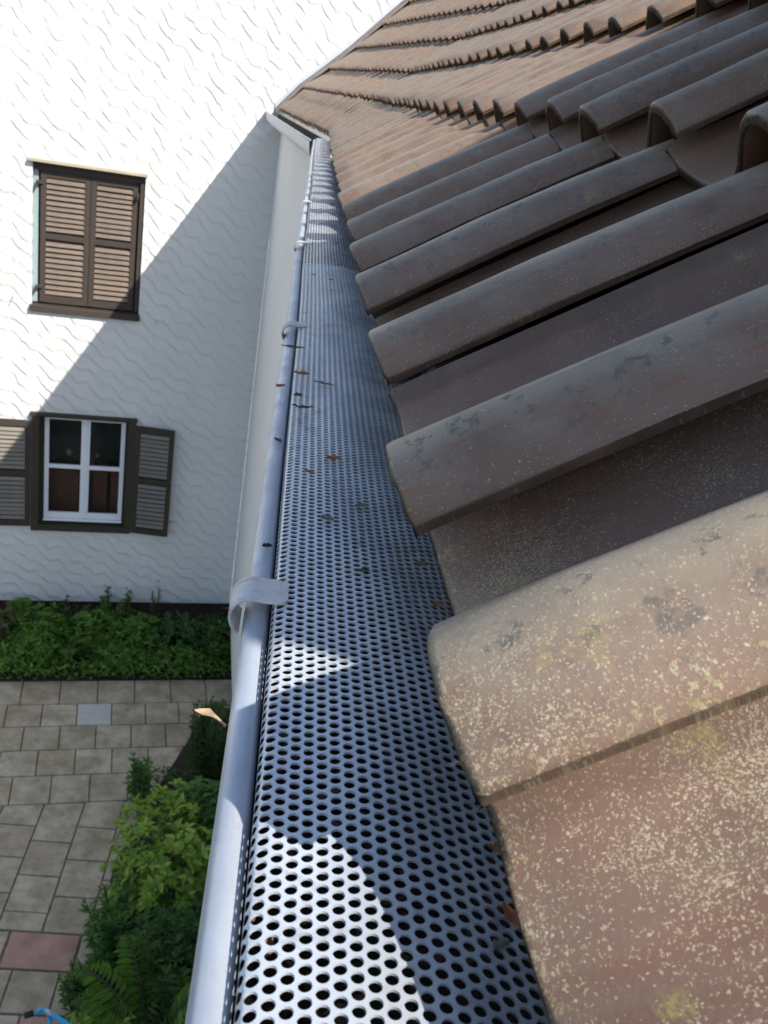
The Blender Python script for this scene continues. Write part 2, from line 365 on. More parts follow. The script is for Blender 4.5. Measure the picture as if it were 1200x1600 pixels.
# ------------------------------------------------------------------ the white house
K = .714
WH = thing('white_house', 'white rendered house with brown shuttered windows beyond the gutter', 'house', BW, WT)
def hbox(name, mat, x, d, z, parent=WH, bev=0, **k):
    """box in the wall's own frame: x along, d depth (negative stands out), z from the lens height"""
    return MB().box((x[0], d[0], z[0] - BW[2]), (x[1], d[1], z[1] - BW[2]), bev).obj(name, mat, parent, local=True, **k)
W1 = (-2.575, -1.318, -2.862, -1.172); W2 = (-2.535, -1.305, -5.885, -4.235)
def wall_with_holes():
    xs = [-9, W1[0], W2[0], W1[1], W2[1], 9]; xs = sorted(xs); zs = sorted([-7.0, W2[2], W2[3], W1[2], W1[3], 3.5]); b = MB()
    for i in range(len(xs) - 1):
        for k in range(len(zs) - 1):
            cx, cz = (xs[i] + xs[i + 1]) / 2, (zs[k] + zs[k + 1]) / 2
            if any(w[0] < cx < w[1] and w[2] < cz < w[3] for w in (W1, W2)): continue
            b.add([(xs[i], 0, zs[k] - BW[2]), (xs[i + 1], 0, zs[k] - BW[2]), (xs[i + 1], 0, zs[k + 1] - BW[2]), (xs[i], 0, zs[k + 1] - BW[2])], [(0, 1, 2, 3)])
    b.add([(-9, 0, -7 - BW[2]), (9, 0, -7 - BW[2]), (9, .3, -7 - BW[2]), (-9, .3, -7 - BW[2])], [(3, 2, 1, 0)])
    for w in (W1, W2):
        x0, x1, z0, z1 = w[0], w[1], w[2] - BW[2], w[3] - BW[2]; D = .24
        b.add([(x0, 0, z0), (x1, 0, z0), (x1, 0, z1), (x0, 0, z1), (x0, D, z0), (x1, D, z0), (x1, D, z1), (x0, D, z1)],
              [(0, 1, 5, 4), (1, 2, 6, 5), (2, 3, 7, 6), (3, 0, 4, 7)])
    return b.obj('wall', WALL, WH, local=True)
wall_with_holes()
hbox('rear_block', SMOOTH, (-9, 9), (.9, 6), (-7.4, 3.5))
pl = hbox('plinth', MORTAR, (-9, 9), (.13, .3), (-7.5, -7.003))
bm_ = None
for c_ in range(6):
    for k in range(17):
        x0 = -3.35 + k * .218 + (.109 if c_ % 2 else 0); z0 = -7.37 + c_ * .062
        d = .118 + random.uniform(-.003, .003)
        if bm_ is None:
            bm_ = MB().box((0, 0, 0), (.206, .03, .051), .003); bmesh_d = meshdata('brick', bm_.V, bm_.F, BRICK)
        o = bpy.data.objects.new('brick', bmesh_d); C.objects.link(o); o.parent = pl; o.location = (x0, d, z0 - BW[2])

def shutter(x0, x1, z0, z1, d, frame_mat, slat_mat, hinge=None, ang=0, swing=1):
    """louvred leaf; hinge = (x, d) and ang swing it open"""
    wdt = x1 - x0; t = .032; b = MB(); st = .062; mid = (z0 + z1) / 2 + .02
    b.box((0, 0, z0 - BW[2]), (st, t, z1 - BW[2]), .004).box((wdt - st, 0, z0 - BW[2]), (wdt, t, z1 - BW[2]), .004)
    for a, e in ((z0, z0 + .085), (mid - .032, mid + .032), (z1 - .085, z1)): b.box((st, .001, a - BW[2]), (wdt - st, t - .001, e - BW[2]))
    b.box((st, t - .004, z0 + .085 - BW[2]), (wdt - st, t - .001, z1 - .085 - BW[2]))      # dark back lining
    o = b.obj('shutter', frame_mat, WH, local=True)
    o.location = (x0 if hinge is None else hinge[0], d if hinge is None else hinge[1], 0)
    if ang: o.rotation_euler = (0, 0, ang)
    md = None
    for a, e in ((z0 + .095, mid - .055), (mid + .055, z1 - .095)):
        n = 10; p = (e - a) / n
        for i in range(n):
            if md is None:
                L = wdt - 2 * st - .004; y0, y1 = -.004, .024; th = .007
                V = []
                for xx in (0, L):
                    V += [(xx, y0, -.022), (xx, y0 + .006, -.026), (xx, y1, .016), (xx, y1 - .006, .020)]
                md = meshdata('slat', V, [(3, 2, 1, 0), (4, 5, 6, 7), (0, 1, 5, 4), (1, 2, 6, 5), (2, 3, 7, 6), (3, 0, 4, 7)], slat_mat)
            s = bpy.data.objects.new('slat', md); C.objects.link(s); s.parent = o
            s.location = (st + .002, 0, a + p * (i + .5) - BW[2] + random.uniform(-.003, .003)); s.rotation_euler = (random.uniform(-.10, .10), random.uniform(-.006, .006), 0)
    return o
# upper window, shutters closed
hbox('lintel_board', PALEWOOD, (W1[0] - .045, W1[1] + .02), (-.06, .05), (W1[3] - .012, W1[3] + .028), bev=.004)
wd = MB()
wd.box((W1[0] + .002, .13, W1[2] - BW[2] + .002), (W1[1] - .002, .20, W1[3] - BW[2] - .014))
w1 = wd.obj('window', DARKWOOD, WH, local=True)
MB().box((W1[0] + .002, .08, W1[2] + .05 - BW[2]), (W1[0] + .06, .128, W1[3] - .10 - BW[2])).obj('frame', plain('pale blue frame', (.27, .35, .36), .5, .05), w1, local=True)
MB().box((W1[0] + .002, .03, W1[3] - .10 - BW[2]), (W1[1] - .002, .128, W1[3] - .015 - BW[2])).obj('head_board', DARKWOOD, w1, local=True)
MB().box((W1[1] - .055, .02, W1[2] + .05 - BW[2]), (W1[1] - .002, .128, W1[3] - .102 - BW[2])).obj('jamb', DARKWOOD, w1, local=True)
hbox('sill', DARKWOOD, (W1[0] - .02, W1[1] + .015), (-.05, .125), (W1[2] - .045, W1[2] + .03), bev=.005)
shutter(W1[0] + .085, (W1[0] + W1[1]) / 2 + .012, W1[2] + .055, W1[3] - .09, .055, DARKWOOD, SLAT)
shutter((W1[0] + W1[1]) / 2 + .018, W1[1] - .075, W1[2] + .055, W1[3] - .09, .055, DARKWOOD, SLAT)
for x_, z_ in ((W1[0] + .07, W1[3] - .24), (W1[1] - .06, W1[3] - .24), (W1[0] + .07, W1[2] + .24)):
    MB().box((x_ - .035, .035, z_ - .02 - BW[2]), (x_ + .05, .053, z_ + .02 - BW[2]), .004).box((x_ - .035, -.012, z_ - .045 - BW[2]), (x_ - .012, .05, z_ + .01 - BW[2]), .004).obj('shutter_hinge', DARKWOOD, WH, local=True)
# lower window, shutters open
cs = MB(); e = .085
cs.box((W2[0] - .03, -.045, W2[2] - BW[2]), (W2[0] + e - .02, .10, W2[3] - BW[2]), .005).box((W2[1] - e + .02, -.045, W2[2] - BW[2]), (W2[1] + .03, .10, W2[3] - BW[2]), .005)
cs.box((W2[0] + e - .02, -.043, W2[2] - BW[2] + .002), (W2[1] - e + .02, .10, W2[2] - BW[2] + .085), .004).box((W2[0] - .045, -.06, W2[3] - BW[2] - .02), (W2[1] + .045, .10, W2[3] - BW[2] + .03), .004)
w2 = cs.obj('window', OLIVE, WH, local=True)
x0, x1, z0, z1 = W2[0] + .125, W2[1] - .095, W2[2] + .15, W2[3] - .03
dk = MB(); dk.box((W2[0] + e - .02, .085, W2[2] + .087 - BW[2]), (x0 + .01, .235, W2[3] - .022 - BW[2])).box((x1 - .01, .085, W2[2] + .087 - BW[2]), (W2[1] - e + .02, .235, W2[3] - .022 - BW[2])).box((x0 + .01, .085, W2[2] + .087 - BW[2]), (x1 - .01, .235, z0 + .005 - BW[2]))
dk.obj('inner_casing', DARKWOOD, w2, local=True)
fb = MB(); xm = (x0 + x1) / 2 + .005
for a, b_ in ((x0, x0 + .055), (xm - .055, xm - .002), (xm + .002, xm + .055), (x1 - .055, x1)): fb.box((a, .07, z0 - BW[2]), (b_, .12, z1 - BW[2]), .006)
fb.box((xm - .02, .058, z0 + .02 - BW[2]), (xm + .02, .069, z1 - .01 - BW[2]), .004)
zm = (z0 + z1) / 2 + .02
for a, b_ in ((x0 + .055, xm - .055), (xm + .055, x1 - .055)):
    for c_, d_ in ((z0, z0 + .085), (zm - .028, zm + .028), (z1 - .055, z1)): fb.box((a, .073, c_ - BW[2]), (b_, .117, d_ - BW[2]), .005)
fb.box((x0 - .006, .035, z0 - .035 - BW[2]), (x1 + .006, .105, z0 - .004 - BW[2]), .008)
fb.obj('frame', WHITEPVC, w2, local=True)
for a, b_ in ((x0 + .055, xm - .055), (xm + .055, x1 - .055)):
    for c_, d_ in ((z0 + .085, zm - .028), (zm + .028, z1 - .055)):
        mk('pane', [(a - .004, .095, c_ - .004 - BW[2]), (b_ + .004, .095, c_ - .004 - BW[2]), (b_ + .004, .095, d_ + .004 - BW[2]), (a - .004, .095, d_ + .004 - BW[2])], [(0, 1, 2, 3)], GLASS, w2, local=True)
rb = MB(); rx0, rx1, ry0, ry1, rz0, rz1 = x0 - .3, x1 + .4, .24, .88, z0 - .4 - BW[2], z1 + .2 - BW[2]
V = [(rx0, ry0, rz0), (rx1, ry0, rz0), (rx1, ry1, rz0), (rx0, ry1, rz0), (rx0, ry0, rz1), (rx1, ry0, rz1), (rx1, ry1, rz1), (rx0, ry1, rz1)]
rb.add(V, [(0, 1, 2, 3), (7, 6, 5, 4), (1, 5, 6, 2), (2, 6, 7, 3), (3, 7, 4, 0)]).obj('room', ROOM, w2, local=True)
MB().box((x0 - .2, .5, z0 - .3 - BW[2]), (x0 + .42, .86, z0 + .52 - BW[2])).box((x0 + .62, .45, z0 - .3 - BW[2]), (x0 + .80, .86, z0 + .56 - BW[2])).box((x0 + .85, .45, z0 - .3 - BW[2]), (x1 + .3, .86, z0 + .56 - BW[2])).obj('cabinet', BROWNCAB, w2, local=True)
for xx, zz, r_ in ((x0 + .29, zm + .075, .055), (xm + .14, zm + .05, .04)):
    b = MB(); b.tube([(xx, .42, zz - BW[2] - r_ + i * r_ / 3) for i in range(7)], [r_ * max(.05, math.sin(math.pi * (i + .3) / 6.6)) for i in range(7)], 10); b.obj('cup', GREYSLAT, w2, local=True, smooth=True)
s = shutter(0, .50, W2[2] + .02, W2[3] - .06, 0, OLIVE, GREYSLAT, hinge=(W2[1] + .035, -.045), ang=-.20)
s['label'] = 'mossy dark shutter leaf swung open to the right of the lower window'
s = shutter(0, .60, W2[2] + .06, W2[3] - .09, 0, DARKWOOD, GREYSLAT, hinge=(W2[0] - .64, -.05), ang=.02)
for x_, z_ in ((-2.78, -2.75), (-1.10, -2.87), (-.85, -6.62)):
    MB().tube([(x_, -.005, z_ - BW[2]), (x_ + .005, -.05, z_ - .01 - BW[2]), (x_ - .02, -.055, z_ - .07 - BW[2])], .008, 6).obj('shutter_hook', LIGHTMETAL, WH, local=True)

# ------------------------------------------------------------------ roof geometry
TH = math.radians(33.876); U0 = np.array([math.cos(TH), 0, math.sin(TH)]); N0 = np.array([-math.sin(TH), 0, math.cos(TH)])
E0 = np.array([.05842, 0, -.15511]); GA, LAP, PT = .299, .0250, .2098
CR = [np.array(c) for c in [(.086, 6.1, -.180), (.302, 6.2, .055), (.545, 6.35, .250), (.815, 6.55, .494), (1.095, 6.75, .755)]]
for i in range(5): CR.append(CR[-1] + (CR[4] - CR[3]) * 1.0)
WR = [np.array(c) for c in [(-.453, 11.781, -.195), (-.225, 11.81, .075), (.045, 11.87, .320), (.317, 11.922, .585), (.585, 11.97, .872), (.854, 12.02, 1.159)]]
for i in range(4): WR.append(WR[-1] + (WR[5] - WR[4]))
def main_pt(r, y):
    base = E0 + r * (GA * U0 + LAP * N0) + np.array([0, y, 0]); ri = min(int(r), len(CR) - 2); f = r - ri
    c = CR[ri] * (1 - f) + CR[ri + 1] * f; m = E0 + r * (GA * U0 + LAP * N0)
    wgt = min(max((y - 1.4) / (c[1] - 1.4), 0), 1.15) ** 1.8
    d = c - m; return base + np.array([d[0], 0, d[2]]) * wgt
def far_pt(r, s):
    ri = min(int(r), len(CR) - 2); f = r - ri
    a = CR[ri] * (1 - f) + CR[ri + 1] * f; b = WR[ri] * (1 - f) + WR[ri + 1] * f; return a + (b - a) * s

PROF = np.array([(.0008, -.0185), (-.0004, -.0160), (.0004, -.0136), (.0020, -.0112), (.0050, -.0076), (.0095, -.0034), (.0145, .0004), (.020, .0036), (.026, .0062), (.033, .0082), (.042, .0092), (.052, .0078), (.062, .003), (.072, -.0055), (.082, -.0175),
                 (.093, -.0300), (.106, -.0405), (.121, -.0475), (.140, -.0520), (.160, -.0525), (.178, -.0510), (.192, -.0480), (.205, -.0440), (.216, -.0400), (.226, -.0345), (.236, -.0255)])
def tile_mesh(name, seed, lo=False):
    rg = np.random.default_rng(seed); P = PROF if not lo else PROF[[0, 2, 4, 7, 10, 12, 14, 16, 18, 20, 22, 25]]
    n = len(P); vs = [(0, .0042), (.0012, .0014), (.004, 0), (.05, 0), (.13, 0), (.22, 0), (.30, 0), (.376, 0)] if not lo else [(0, .002), (.004, 0), (.376, 0)]
    tg = np.gradient(P, axis=0); tg /= np.linalg.norm(tg, axis=1)[:, None]; nr = np.stack([-tg[:, 1], tg[:, 0]], 1)
    nr[0] = (-.3, .95); TT = .0098
    wob = rg.normal(0, .0005, (len(vs), n)); edge = rg.normal(0, .0011, n); edge = np.convolve(edge, [.25, .5, .25], 'same')
    bow = rg.normal(0, .0012)
    V = []; A = []
    for s_ in (0, 1):
        for j, (v, drop) in enumerate(vs):
            for i in range(n):
                t, a = P[i]
                if s_ == 0: tt, aa = t - nr[i, 0] * drop, a - nr[i, 1] * drop
                else:
                    th_ = TT if i > 0 else .003
                    tt, aa = t - nr[i, 0] * (th_ - drop * .3), a - nr[i, 1] * (th_ - drop * .3)
                crest = max(0, min(1, (a + .03) / .03)); aa -= crest * .013 * (v / .37) ** 1.6 + .0035 * (v / .37) ** 2
                aa += bow * math.sin(v / .37 * math.pi) + (wob[j, i] if s_ == 0 else 0)
                vv = v + (edge[i] if j < 3 else 0)
                V.append((-tt, vv, aa)); A.append((-t, max(v, 0) , a))
    L = len(vs); Fc = []
    idx = lambda s_, j, i: s_ * L * n + j * n + i
    for j in range(L - 1):
        for i in range(n - 1):
            Fc.append((idx(0, j, i + 1), idx(0, j, i), idx(0, j + 1, i), idx(0, j + 1, i + 1)))
            Fc.append((idx(1, j, i), idx(1, j, i + 1), idx(1, j + 1, i + 1), idx(1, j + 1, i)))
    for i in range(n - 1): Fc.append((idx(0, 0, i), idx(0, 0, i + 1), idx(1, 0, i + 1), idx(1, 0, i)))
    for i in range(n - 1): Fc.append((idx(0, L - 1, i + 1), idx(0, L - 1, i), idx(1, L - 1, i), idx(1, L - 1, i + 1)))
    for j in range(L - 1):
        Fc.append((idx(0, j + 1, 0), idx(0, j, 0), idx(1, j, 0), idx(1, j + 1, 0))); Fc.append((idx(0, j, n - 1), idx(0, j + 1, n - 1), idx(1, j + 1, n - 1), idx(1, j, n - 1)))
    me = meshdata(name, V, Fc, TILE, True)
    at = me.attributes.new('tloc', 'FLOAT_VECTOR', 'POINT'); at.data.foreach_set('vector', np.asarray(A, np.float32).ravel())
    me.set_sharp_from_angle(angle=math.radians(48))
    return me, np.array(V), Fc, np.array(A)
TM = [tile_mesh('roof_tile', s_)[0] for s_ in range(6)]
_, LV, LF, LA = tile_mesh('roof_tile_low', 99, True)

HOUSE = thing('tiled_house', 'house under the brown pantiled roof with white wall below its eaves', 'house', (.3, 3, GZ))
deck = MB()
def patch(fn, ss, rs, off):
    V = []; 
    for r in rs:
        for s_ in ss:
            p = fn(r, s_); q = fn(r + .5, s_); t = fn(r, s_ + .01); n_ = nz(np.cross(q - p, p - t)); n_ = n_ if n_[2] > 0 else -n_
            V.append(p - n_ * off)
    m = len(ss); Fc = [(j * m + i, j * m + i + 1, (j + 1) * m + i + 1, (j + 1) * m + i) for j in range(len(rs) - 1) for i in range(m - 1)]
    deck.add(V, Fc)
patch(main_pt, np.linspace(-3.0, 6.35, 16), [.09, 1, 2, 3, 4, 5, 6, 7, 8], .085)
patch(far_pt, np.linspace(-.02, 1.03, 10), [.09, 1, 2, 3, 4, 5, 6, 7, 8], .085)
roof = deck.obj('roof', DECK, HOUSE)
tiles = []
def put(fn, r, s_, sw, key, jit=0):
    p = fn(r, s_ ); q = fn(r + 1, s_); t = fn(r, s_ + sw); ax = nz(p - t); up = q - p; d = np.linalg.norm(up)
    n_ = nz(np.cross(ax, up)); up = nz(up - n_ * LAP); up = nz(up - ax * (up @ ax)); n_ = np.cross(ax, up)
    p = p + n_ * rng.normal(0, .0014) + up * rng.normal(0, .003) - ax * (jit + rng.normal(0, .0015))
    sc = max(d / GA, .85); lw = np.linalg.norm(t - p) / PT if False else 1
    rx = rng.normal(0, .006); n2 = nz(n_ + ax * rx); ax2 = np.cross(up, n2)
    Mx = np.stack([ax2, up * sc, n2], 1)
    tiles.append((p, Mx, key))
JIT = {(0, 0): -.014, (0, 1): .002, (0, 2): -.030, (0, 3): .0, (0, 4): .004}
for r in range(0, 8):
    yc = main_pt(r, 6)[1] * 0 + CR[min(r, 9)][1]
    for k in range(-12, 33):
        y = -.014 + PT * k
        if y > yc - .02: continue
        if k < -2 and r > 3: continue
        put(main_pt, r, y, PT, (r, k), JIT.get((r, k), 0))
LEN2 = [np.linalg.norm(WR[r] - CR[r]) for r in range(10)]
for r in range(0, 8):
    nn = int(LEN2[r] / PT); sw = 1 / (LEN2[r] / PT)
    for k in range(0, nn):
        put(far_pt, r, .012 + k * sw, sw, ('f', r, k))
scored = []
for i, (p, Mx, key) in enumerate(tiles):
    c = p + Mx @ np.array([-.1, .15, -.02]); q = proj(c)
    a = -1e9
    qs = [proj(p + Mx @ np.array(v)) for v in ((0, 0, 0), (-.2, 0, -.04), (0, .31, 0), (-.2, .31, -.04))]
    vis = min(z[2] for z in qs) > .05 and max(z[0] for z in qs) > -20 and min(z[0] for z in qs) < 1220 and max(z[1] for z in qs) > -20 and min(z[1] for z in qs) < 1620
    near = key[0] == 0 and key[1] in (-1, 0, 1)
    if vis or near: a = 1e6 if near else F / max(q[2], .1)
    scored.append((a, i))
scored.sort(reverse=True)
top = {i for a, i in scored[:292] if a > 0}
sm = MB(); SA = []
for i, (p, Mx, key) in enumerate(tiles):
    if i in top:
        o = bpy.data.objects.new('roof_tile', TM[i % 6]); C.objects.link(o); o.parent = roof
        b0 = BASE[roof][0]; m4 = Matrix.Identity(4)
        for a in range(3):
            for b_ in range(3): m4[a][b_] = Mx[a, b_]
            m4[a][3] = p[a] - b0[a]
        o.matrix_local = m4
        key = tiles[i][2]; o['lichen'] = 1.0 if key in ((0, -1), (0, 0), (0, 1)) else float(rng.uniform(.08, .32))
    else:
        sm.add(LV @ Mx.T + p, LF); SA.append(LA + np.array([rng.uniform(0, 0) , 0, 0]))
if sm.V:
    o = sm.obj('outer_roof_tiles', TILE, roof, smooth=True); o['kind'] = 'stuff'; o['lichen'] = .2
    at = o.data.attributes.new('tloc', 'FLOAT_VECTOR', 'POINT'); at.data.foreach_set('vector', np.concatenate(SA).astype(np.float32).ravel()); o.data.set_sharp_from_angle(angle=math.radians(48))

# walls, soffit and flashing of the tiled house
EA = np.array([-.0331, 6.2044, -.248]); EB = np.array([-.6095, 11.874, -.2499]); D2 = nz(EB - EA); D2[2] = 0; P2 = np.array([D2[1], -D2[0], 0])
wa = MB(); zt, zb = -.36, -7.0
c1 = np.array(wl(.208, -.002, 0)); c2 = c1 - D2 * (c1[1] - 6.25) / D2[1]; c3 = np.array([c2[0], -4, 0])
pts = [c1 + P2 * .0, c2, c3]
V = []
for p in pts: V += [(p[0], p[1], zb), (p[0], p[1], zt)]
V += [(7, -4, zb), (7, -4, zt)]
wa.add(V, [(0, 1, 3, 2), (2, 3, 5, 4), (4, 5, 7, 6)]).obj('wall', SMOOTH, HOUSE)
MB().add([(c1[0], c1[1], -7.0), (c2[0], c2[1], -7.0), (c3[0], c3[1], -7.0), (7, -4, -7.0), (7, c1[1] + 1, -7.0)], [(0, 1, 2, 3, 4)]).obj('floor_slab', SMOOTH, HOUSE)
q_ = [p - P2 * -.10 for p in pts]; V = []
for p in q_: V += [(p[0], p[1], GZ - .1), (p[0], p[1], -6.998)]
MB().add(V, [(0, 1, 3, 2), (2, 3, 5, 4)]).obj('plinth', MORTAR, HOUSE)
so_ = MB(); so_.box((.135, -3, -.37), (c2[0] + .05, 6.2, -.355)); so_.obj('soffit', SMOOTH, HOUSE)
fa = MB(); fa.box((.146, -3, -.36), (.160, 6.15, -.215)); fa.obj('fascia_board', DARKWOOD, HOUSE)
def strip(fnL, fnR, rs, off, name, mat):
    V = []
    for r in rs: a = fnL(r); b = fnR(r); V += [a, b]
    Fc = [(2 * i, 2 * i + 1, 2 * i + 3, 2 * i + 2) for i in range(len(rs) - 1)]
    return mk(name, V, Fc, mat, HOUSE)
rs = np.linspace(-.15, 7.5, 30)
def wallpt(r, up=0, out=0): p = far_pt(r, 1.0); d = (p - BW) @ WN; q = p - WN * d; return q - WN * out + np.array([0, 0, up])
fl = MB(); V = []; Fc = []
for i, r in enumerate(rs):
    wob = .012 * math.sin(r * 5) ; V += [wallpt(r, .030, .004), wallpt(r, .012, .020), far_pt(r, .985) + np.array([0, 0, .012 + wob]), far_pt(r, .968 + .006 * math.sin(r * 6.28)) + np.array([0, 0, -.005])]
for i in range(len(rs) - 1):
    for k in range(3): Fc.append((4 * i + k, 4 * i + k + 1, 4 * i + 5 + k, 4 * i + 4 + k))
mk('lead_flashing', V, Fc, LEAD, HOUSE)
V = []; Fc = []
for i, r in enumerate(rs): V += [wallpt(r, .085, .004), wallpt(r, .083, .016), wallpt(r, .030, .018), wallpt(r, .028, .006)]
for i in range(len(rs) - 1):
    for k in range(3): Fc.append((4 * i + k, 4 * i + k + 1, 4 * i + 5 + k, 4 * i + 4 + k))
mk('cover_strip', V, Fc, LIGHTMETAL, HOUSE)

# added panel out of view upslope, shaped to throw the shade across the middle tiles
HT = thing('shadow_blocker', 'added unseen panel upslope that shades the middle tiles', 'shadow blocker', E0 + 4.2 * (GA * U0 + LAP * N0) + np.array([0, -.1, 0]))
US = nz(GA * U0 + LAP * N0); NS = np.array([-US[2], 0, US[0]])
def rp(u_, y_, h_): return E0 + US * u_ + NS * h_ + np.array([0, y_, 0])
def slab8(u0, u1, y0, y1, h0, h1): return [rp(u0, y0, h0), rp(u1, y0, h0), rp(u1, y1, h0), rp(u0, y1, h0), rp(u0, y0, h1), rp(u1, y0, h1), rp(u1, y1, h1), rp(u0, y1, h1)]
BF = [(3, 2, 1, 0), (4, 5, 6, 7), (0, 1, 5, 4), (1, 2, 6, 5), (2, 3, 7, 6), (3, 0, 4, 7)]
HH = .22; k_ = HH / -(SUN @ NS); du, dy = SUN @ US * k_, SUN[1] * k_       # how far the added panel's shadow is carried
hu1, hy0, hy1 = 3.3, HY0 - dy, HY1 - dy
poly = [(-.075, .432), (.009, .356), (.14, .237), (.22, .206), (.4, .165), (hu1 + du, .165), (hu1 + du, HY1), (-.30, HY1), (-.30, .52)]     # the shadow's outline on the roof
poly = [(u_ - du, y_ - dy) for u_, y_ in poly]; hu0 = 1.75; npz = len(poly)
mk('shadow_panel', [rp(u_, y_, h_) for h_ in (HH, HH + .05) for u_, y_ in poly], [tuple(range(npz))[::-1], tuple(range(npz, 2 * npz))] + [(i, (i + 1) % npz, npz + (i + 1) % npz, npz + i) for i in range(npz)], LEAD, HT)
cb = MB()
for q in ((hu0 + .05, hu1 - .05, hy0 + .05, hy0 + .11), (hu0 + .05, hu1 - .05, hy1 - .11, hy1 - .05), (hu0 + .05, hu0 + .11, hy0 + .112, hy1 - .112), (hu1 - .11, hu1 - .05, hy0 + .112, hy1 - .112)): cb.add(slab8(*q, -.06, .11), BF)
cb.obj('blocker_curb', LEAD, HT)
for u_ in (hu0 + .12, hu1 - .12):
    for y_ in (hy0 + .12, hy1 - .12): MB().tube([rp(u_, y_, .10), rp(u_, y_, HH + .005)], .008, 6).obj('blocker_stay', LIGHTMETAL, HT)

# ------------------------------------------------------------------ the gutter
GUT = thing('rain_gutter', 'grey zinc rain gutter with rolled front bead along the tiled eaves', 'gutter', (.06, 3, -.36))
BR, BX = .0064, -.0006
def bead_z(y): return -.2494 - .001 * min(max((y - 1) / 5, 0), 1)
def sag(y): return .0011 * math.sin(y * 2.3 + .4) + .0006 * math.sin(y * 7.1)
PH = [(BX - .004, -.252), (BX - .002, -.275), (.004, -.32), (.018, -.352), (.045, -.366), (.085, -.366), (.122, -.352), (.140, -.320), (.1435, -.262), (.1435, -.248)]
ys = np.concatenate([np.linspace(-1.2, .2, 6), np.linspace(.3, 6.17, 60)])
def sweep(prof, mat, name, flip=False, y_end_cut=True):
    V = []; n = len(prof)
    for y in ys:
        for x_, z_ in prof: V.append((x_ + sag(y), y - (x_ * .05 if y > 6 else 0), z_ + bead_z(y) + .2494))
    Fc = [(j * n + i, j * n + i + 1, (j + 1) * n + i + 1, (j + 1) * n + i) for j in range(len(ys) - 1) for i in range(n - 1)]
    if flip: Fc = [f[::-1] for f in Fc]
    return mk(name, V, Fc, mat, GUT, True)
sweep(PH, ZINC, 'trough')
sweep([(x_ + (.0012 if i < 4 else (-.0012 if i > 6 else 0)), z_ + (.0012 if 2 < i < 8 else 0)) for i, (x_, z_) in enumerate(PH)], GUTIN, 'inner_face')
bd = MB(); bd.tube([(BX + sag(y), y, bead_z(y)) for y in ys], BR, 20); bd.obj('bead', ZINC, GUT, smooth=True)
sm_ = MB(); sm_.tube([(BX - BR * .93 + sag(y), y, bead_z(y) - .0034) for y in ys], .0010, 6); sm_.obj('bead_seam', STRAP, GUT, smooth=True)
# second run, towards the white house
t2 = np.linspace(0, 1, 8); L2v = EB - EA
def run2(prof, mat, name, smooth=True):
    V = []; n = len(prof)
    for t in t2:
        p = EA + L2v * t
        for x_, z_ in prof: q = p + P2 * (x_ + .007); V.append((q[0], q[1], z_ + .2494 + p[2] - .0064))
    Fc = [(j * n + i, j * n + i + 1, (j + 1) * n + i + 1, (j + 1) * n + i) for j in range(len(t2) - 1) for i in range(n - 1)]
    return mk(name, V, Fc, mat, GUT, smooth)
run2(PH, ZINC, 'far_trough'); run2([(x_ + (.0015 if i < 4 else (-.0015 if i > 6 else 0)), z_ + (.0015 if 2 < i < 8 else 0)) for i, (x_, z_) in enumerate(PH)], GUTIN, 'far_inner_face')
b2 = MB(); b2.tube([EA + P2 * .0064 + (EB - EA) * t - np.array([0, 0, .0064]) for t in t2], BR, 14); b2.obj('far_bead', ZINC, GUT, smooth=True)
# straps that hold the bead
def bracket(y, wd_, tail, rot=0, mat=STRAP, near=False):
    cz = bead_z(y); t = .0019 if near else .0015; Rr = .0102 if near else .0082; cx = BX + sag(y) - (.0030 if near else .0012)
    path = [(tail, cz + .0150), (tail * .88, cz + .0151), (tail * .5, cz + .0150), (tail * .2, cz + .0149)]
    for a in np.radians(np.linspace(84, 236, 16)): path.append((cx + Rr * math.cos(a) * 1.05, cz + (.0042 if near else .0056) + Rr * math.sin(a) * (1.09 if near else 1.13)))
    V = []; n = len(path); path = np.array(path); tg = np.gradient(path, axis=0); tg /= np.linalg.norm(tg, axis=1)[:, None]; nr = np.stack([tg[:, 1], -tg[:, 0]], 1)
    S = [-1, -.93, -.5, 0, .5, .93, 1]
    for side in (1, -1):
        for i in range(n):
            ww = wd_ / 2 * (.62 if i == 0 else .93 if i == 1 else 1)
            for s_ in S:
                o_ = t / 2 * side * (1 if abs(s_) < .95 else .3); q = path[i] + nr[i] * o_ + nr[i] * .0
                V.append((q[0], y + s_ * ww + (path[i][0] - cx) * rot, q[1]))
    m = len(S); Fc = []
    id_ = lambda sd, i, k: sd * n * m + i * m + k
    for i in range(n - 1):
        for k in range(m - 1):
            Fc.append((id_(0, i, k), id_(0, i + 1, k), id_(0, i + 1, k + 1), id_(0, i, k + 1))); Fc.append((id_(1, i, k), id_(1, i, k + 1), id_(1, i + 1, k + 1), id_(1, i + 1, k)))
        Fc.append((id_(0, i, 0), id_(1, i, 0), id_(1, i + 1, 0), id_(0, i + 1, 0))); Fc.append((id_(0, i, m - 1), id_(0, i + 1, m - 1), id_(1, i + 1, m - 1), id_(1, i, m - 1)))
    for i in (0, n - 1):
        for k in range(m - 1): Fc.append((id_(0, i, k), id_(0, i, k + 1), id_(1, i, k + 1), id_(1, i, k)) if i == 0 else (id_(0, i, k + 1), id_(0, i, k), id_(1, i, k), id_(1, i, k + 1)))
    o = mk('bracket', V, Fc, mat, GUT, True); o.data.set_sharp_from_angle(angle=math.radians(40)); return o
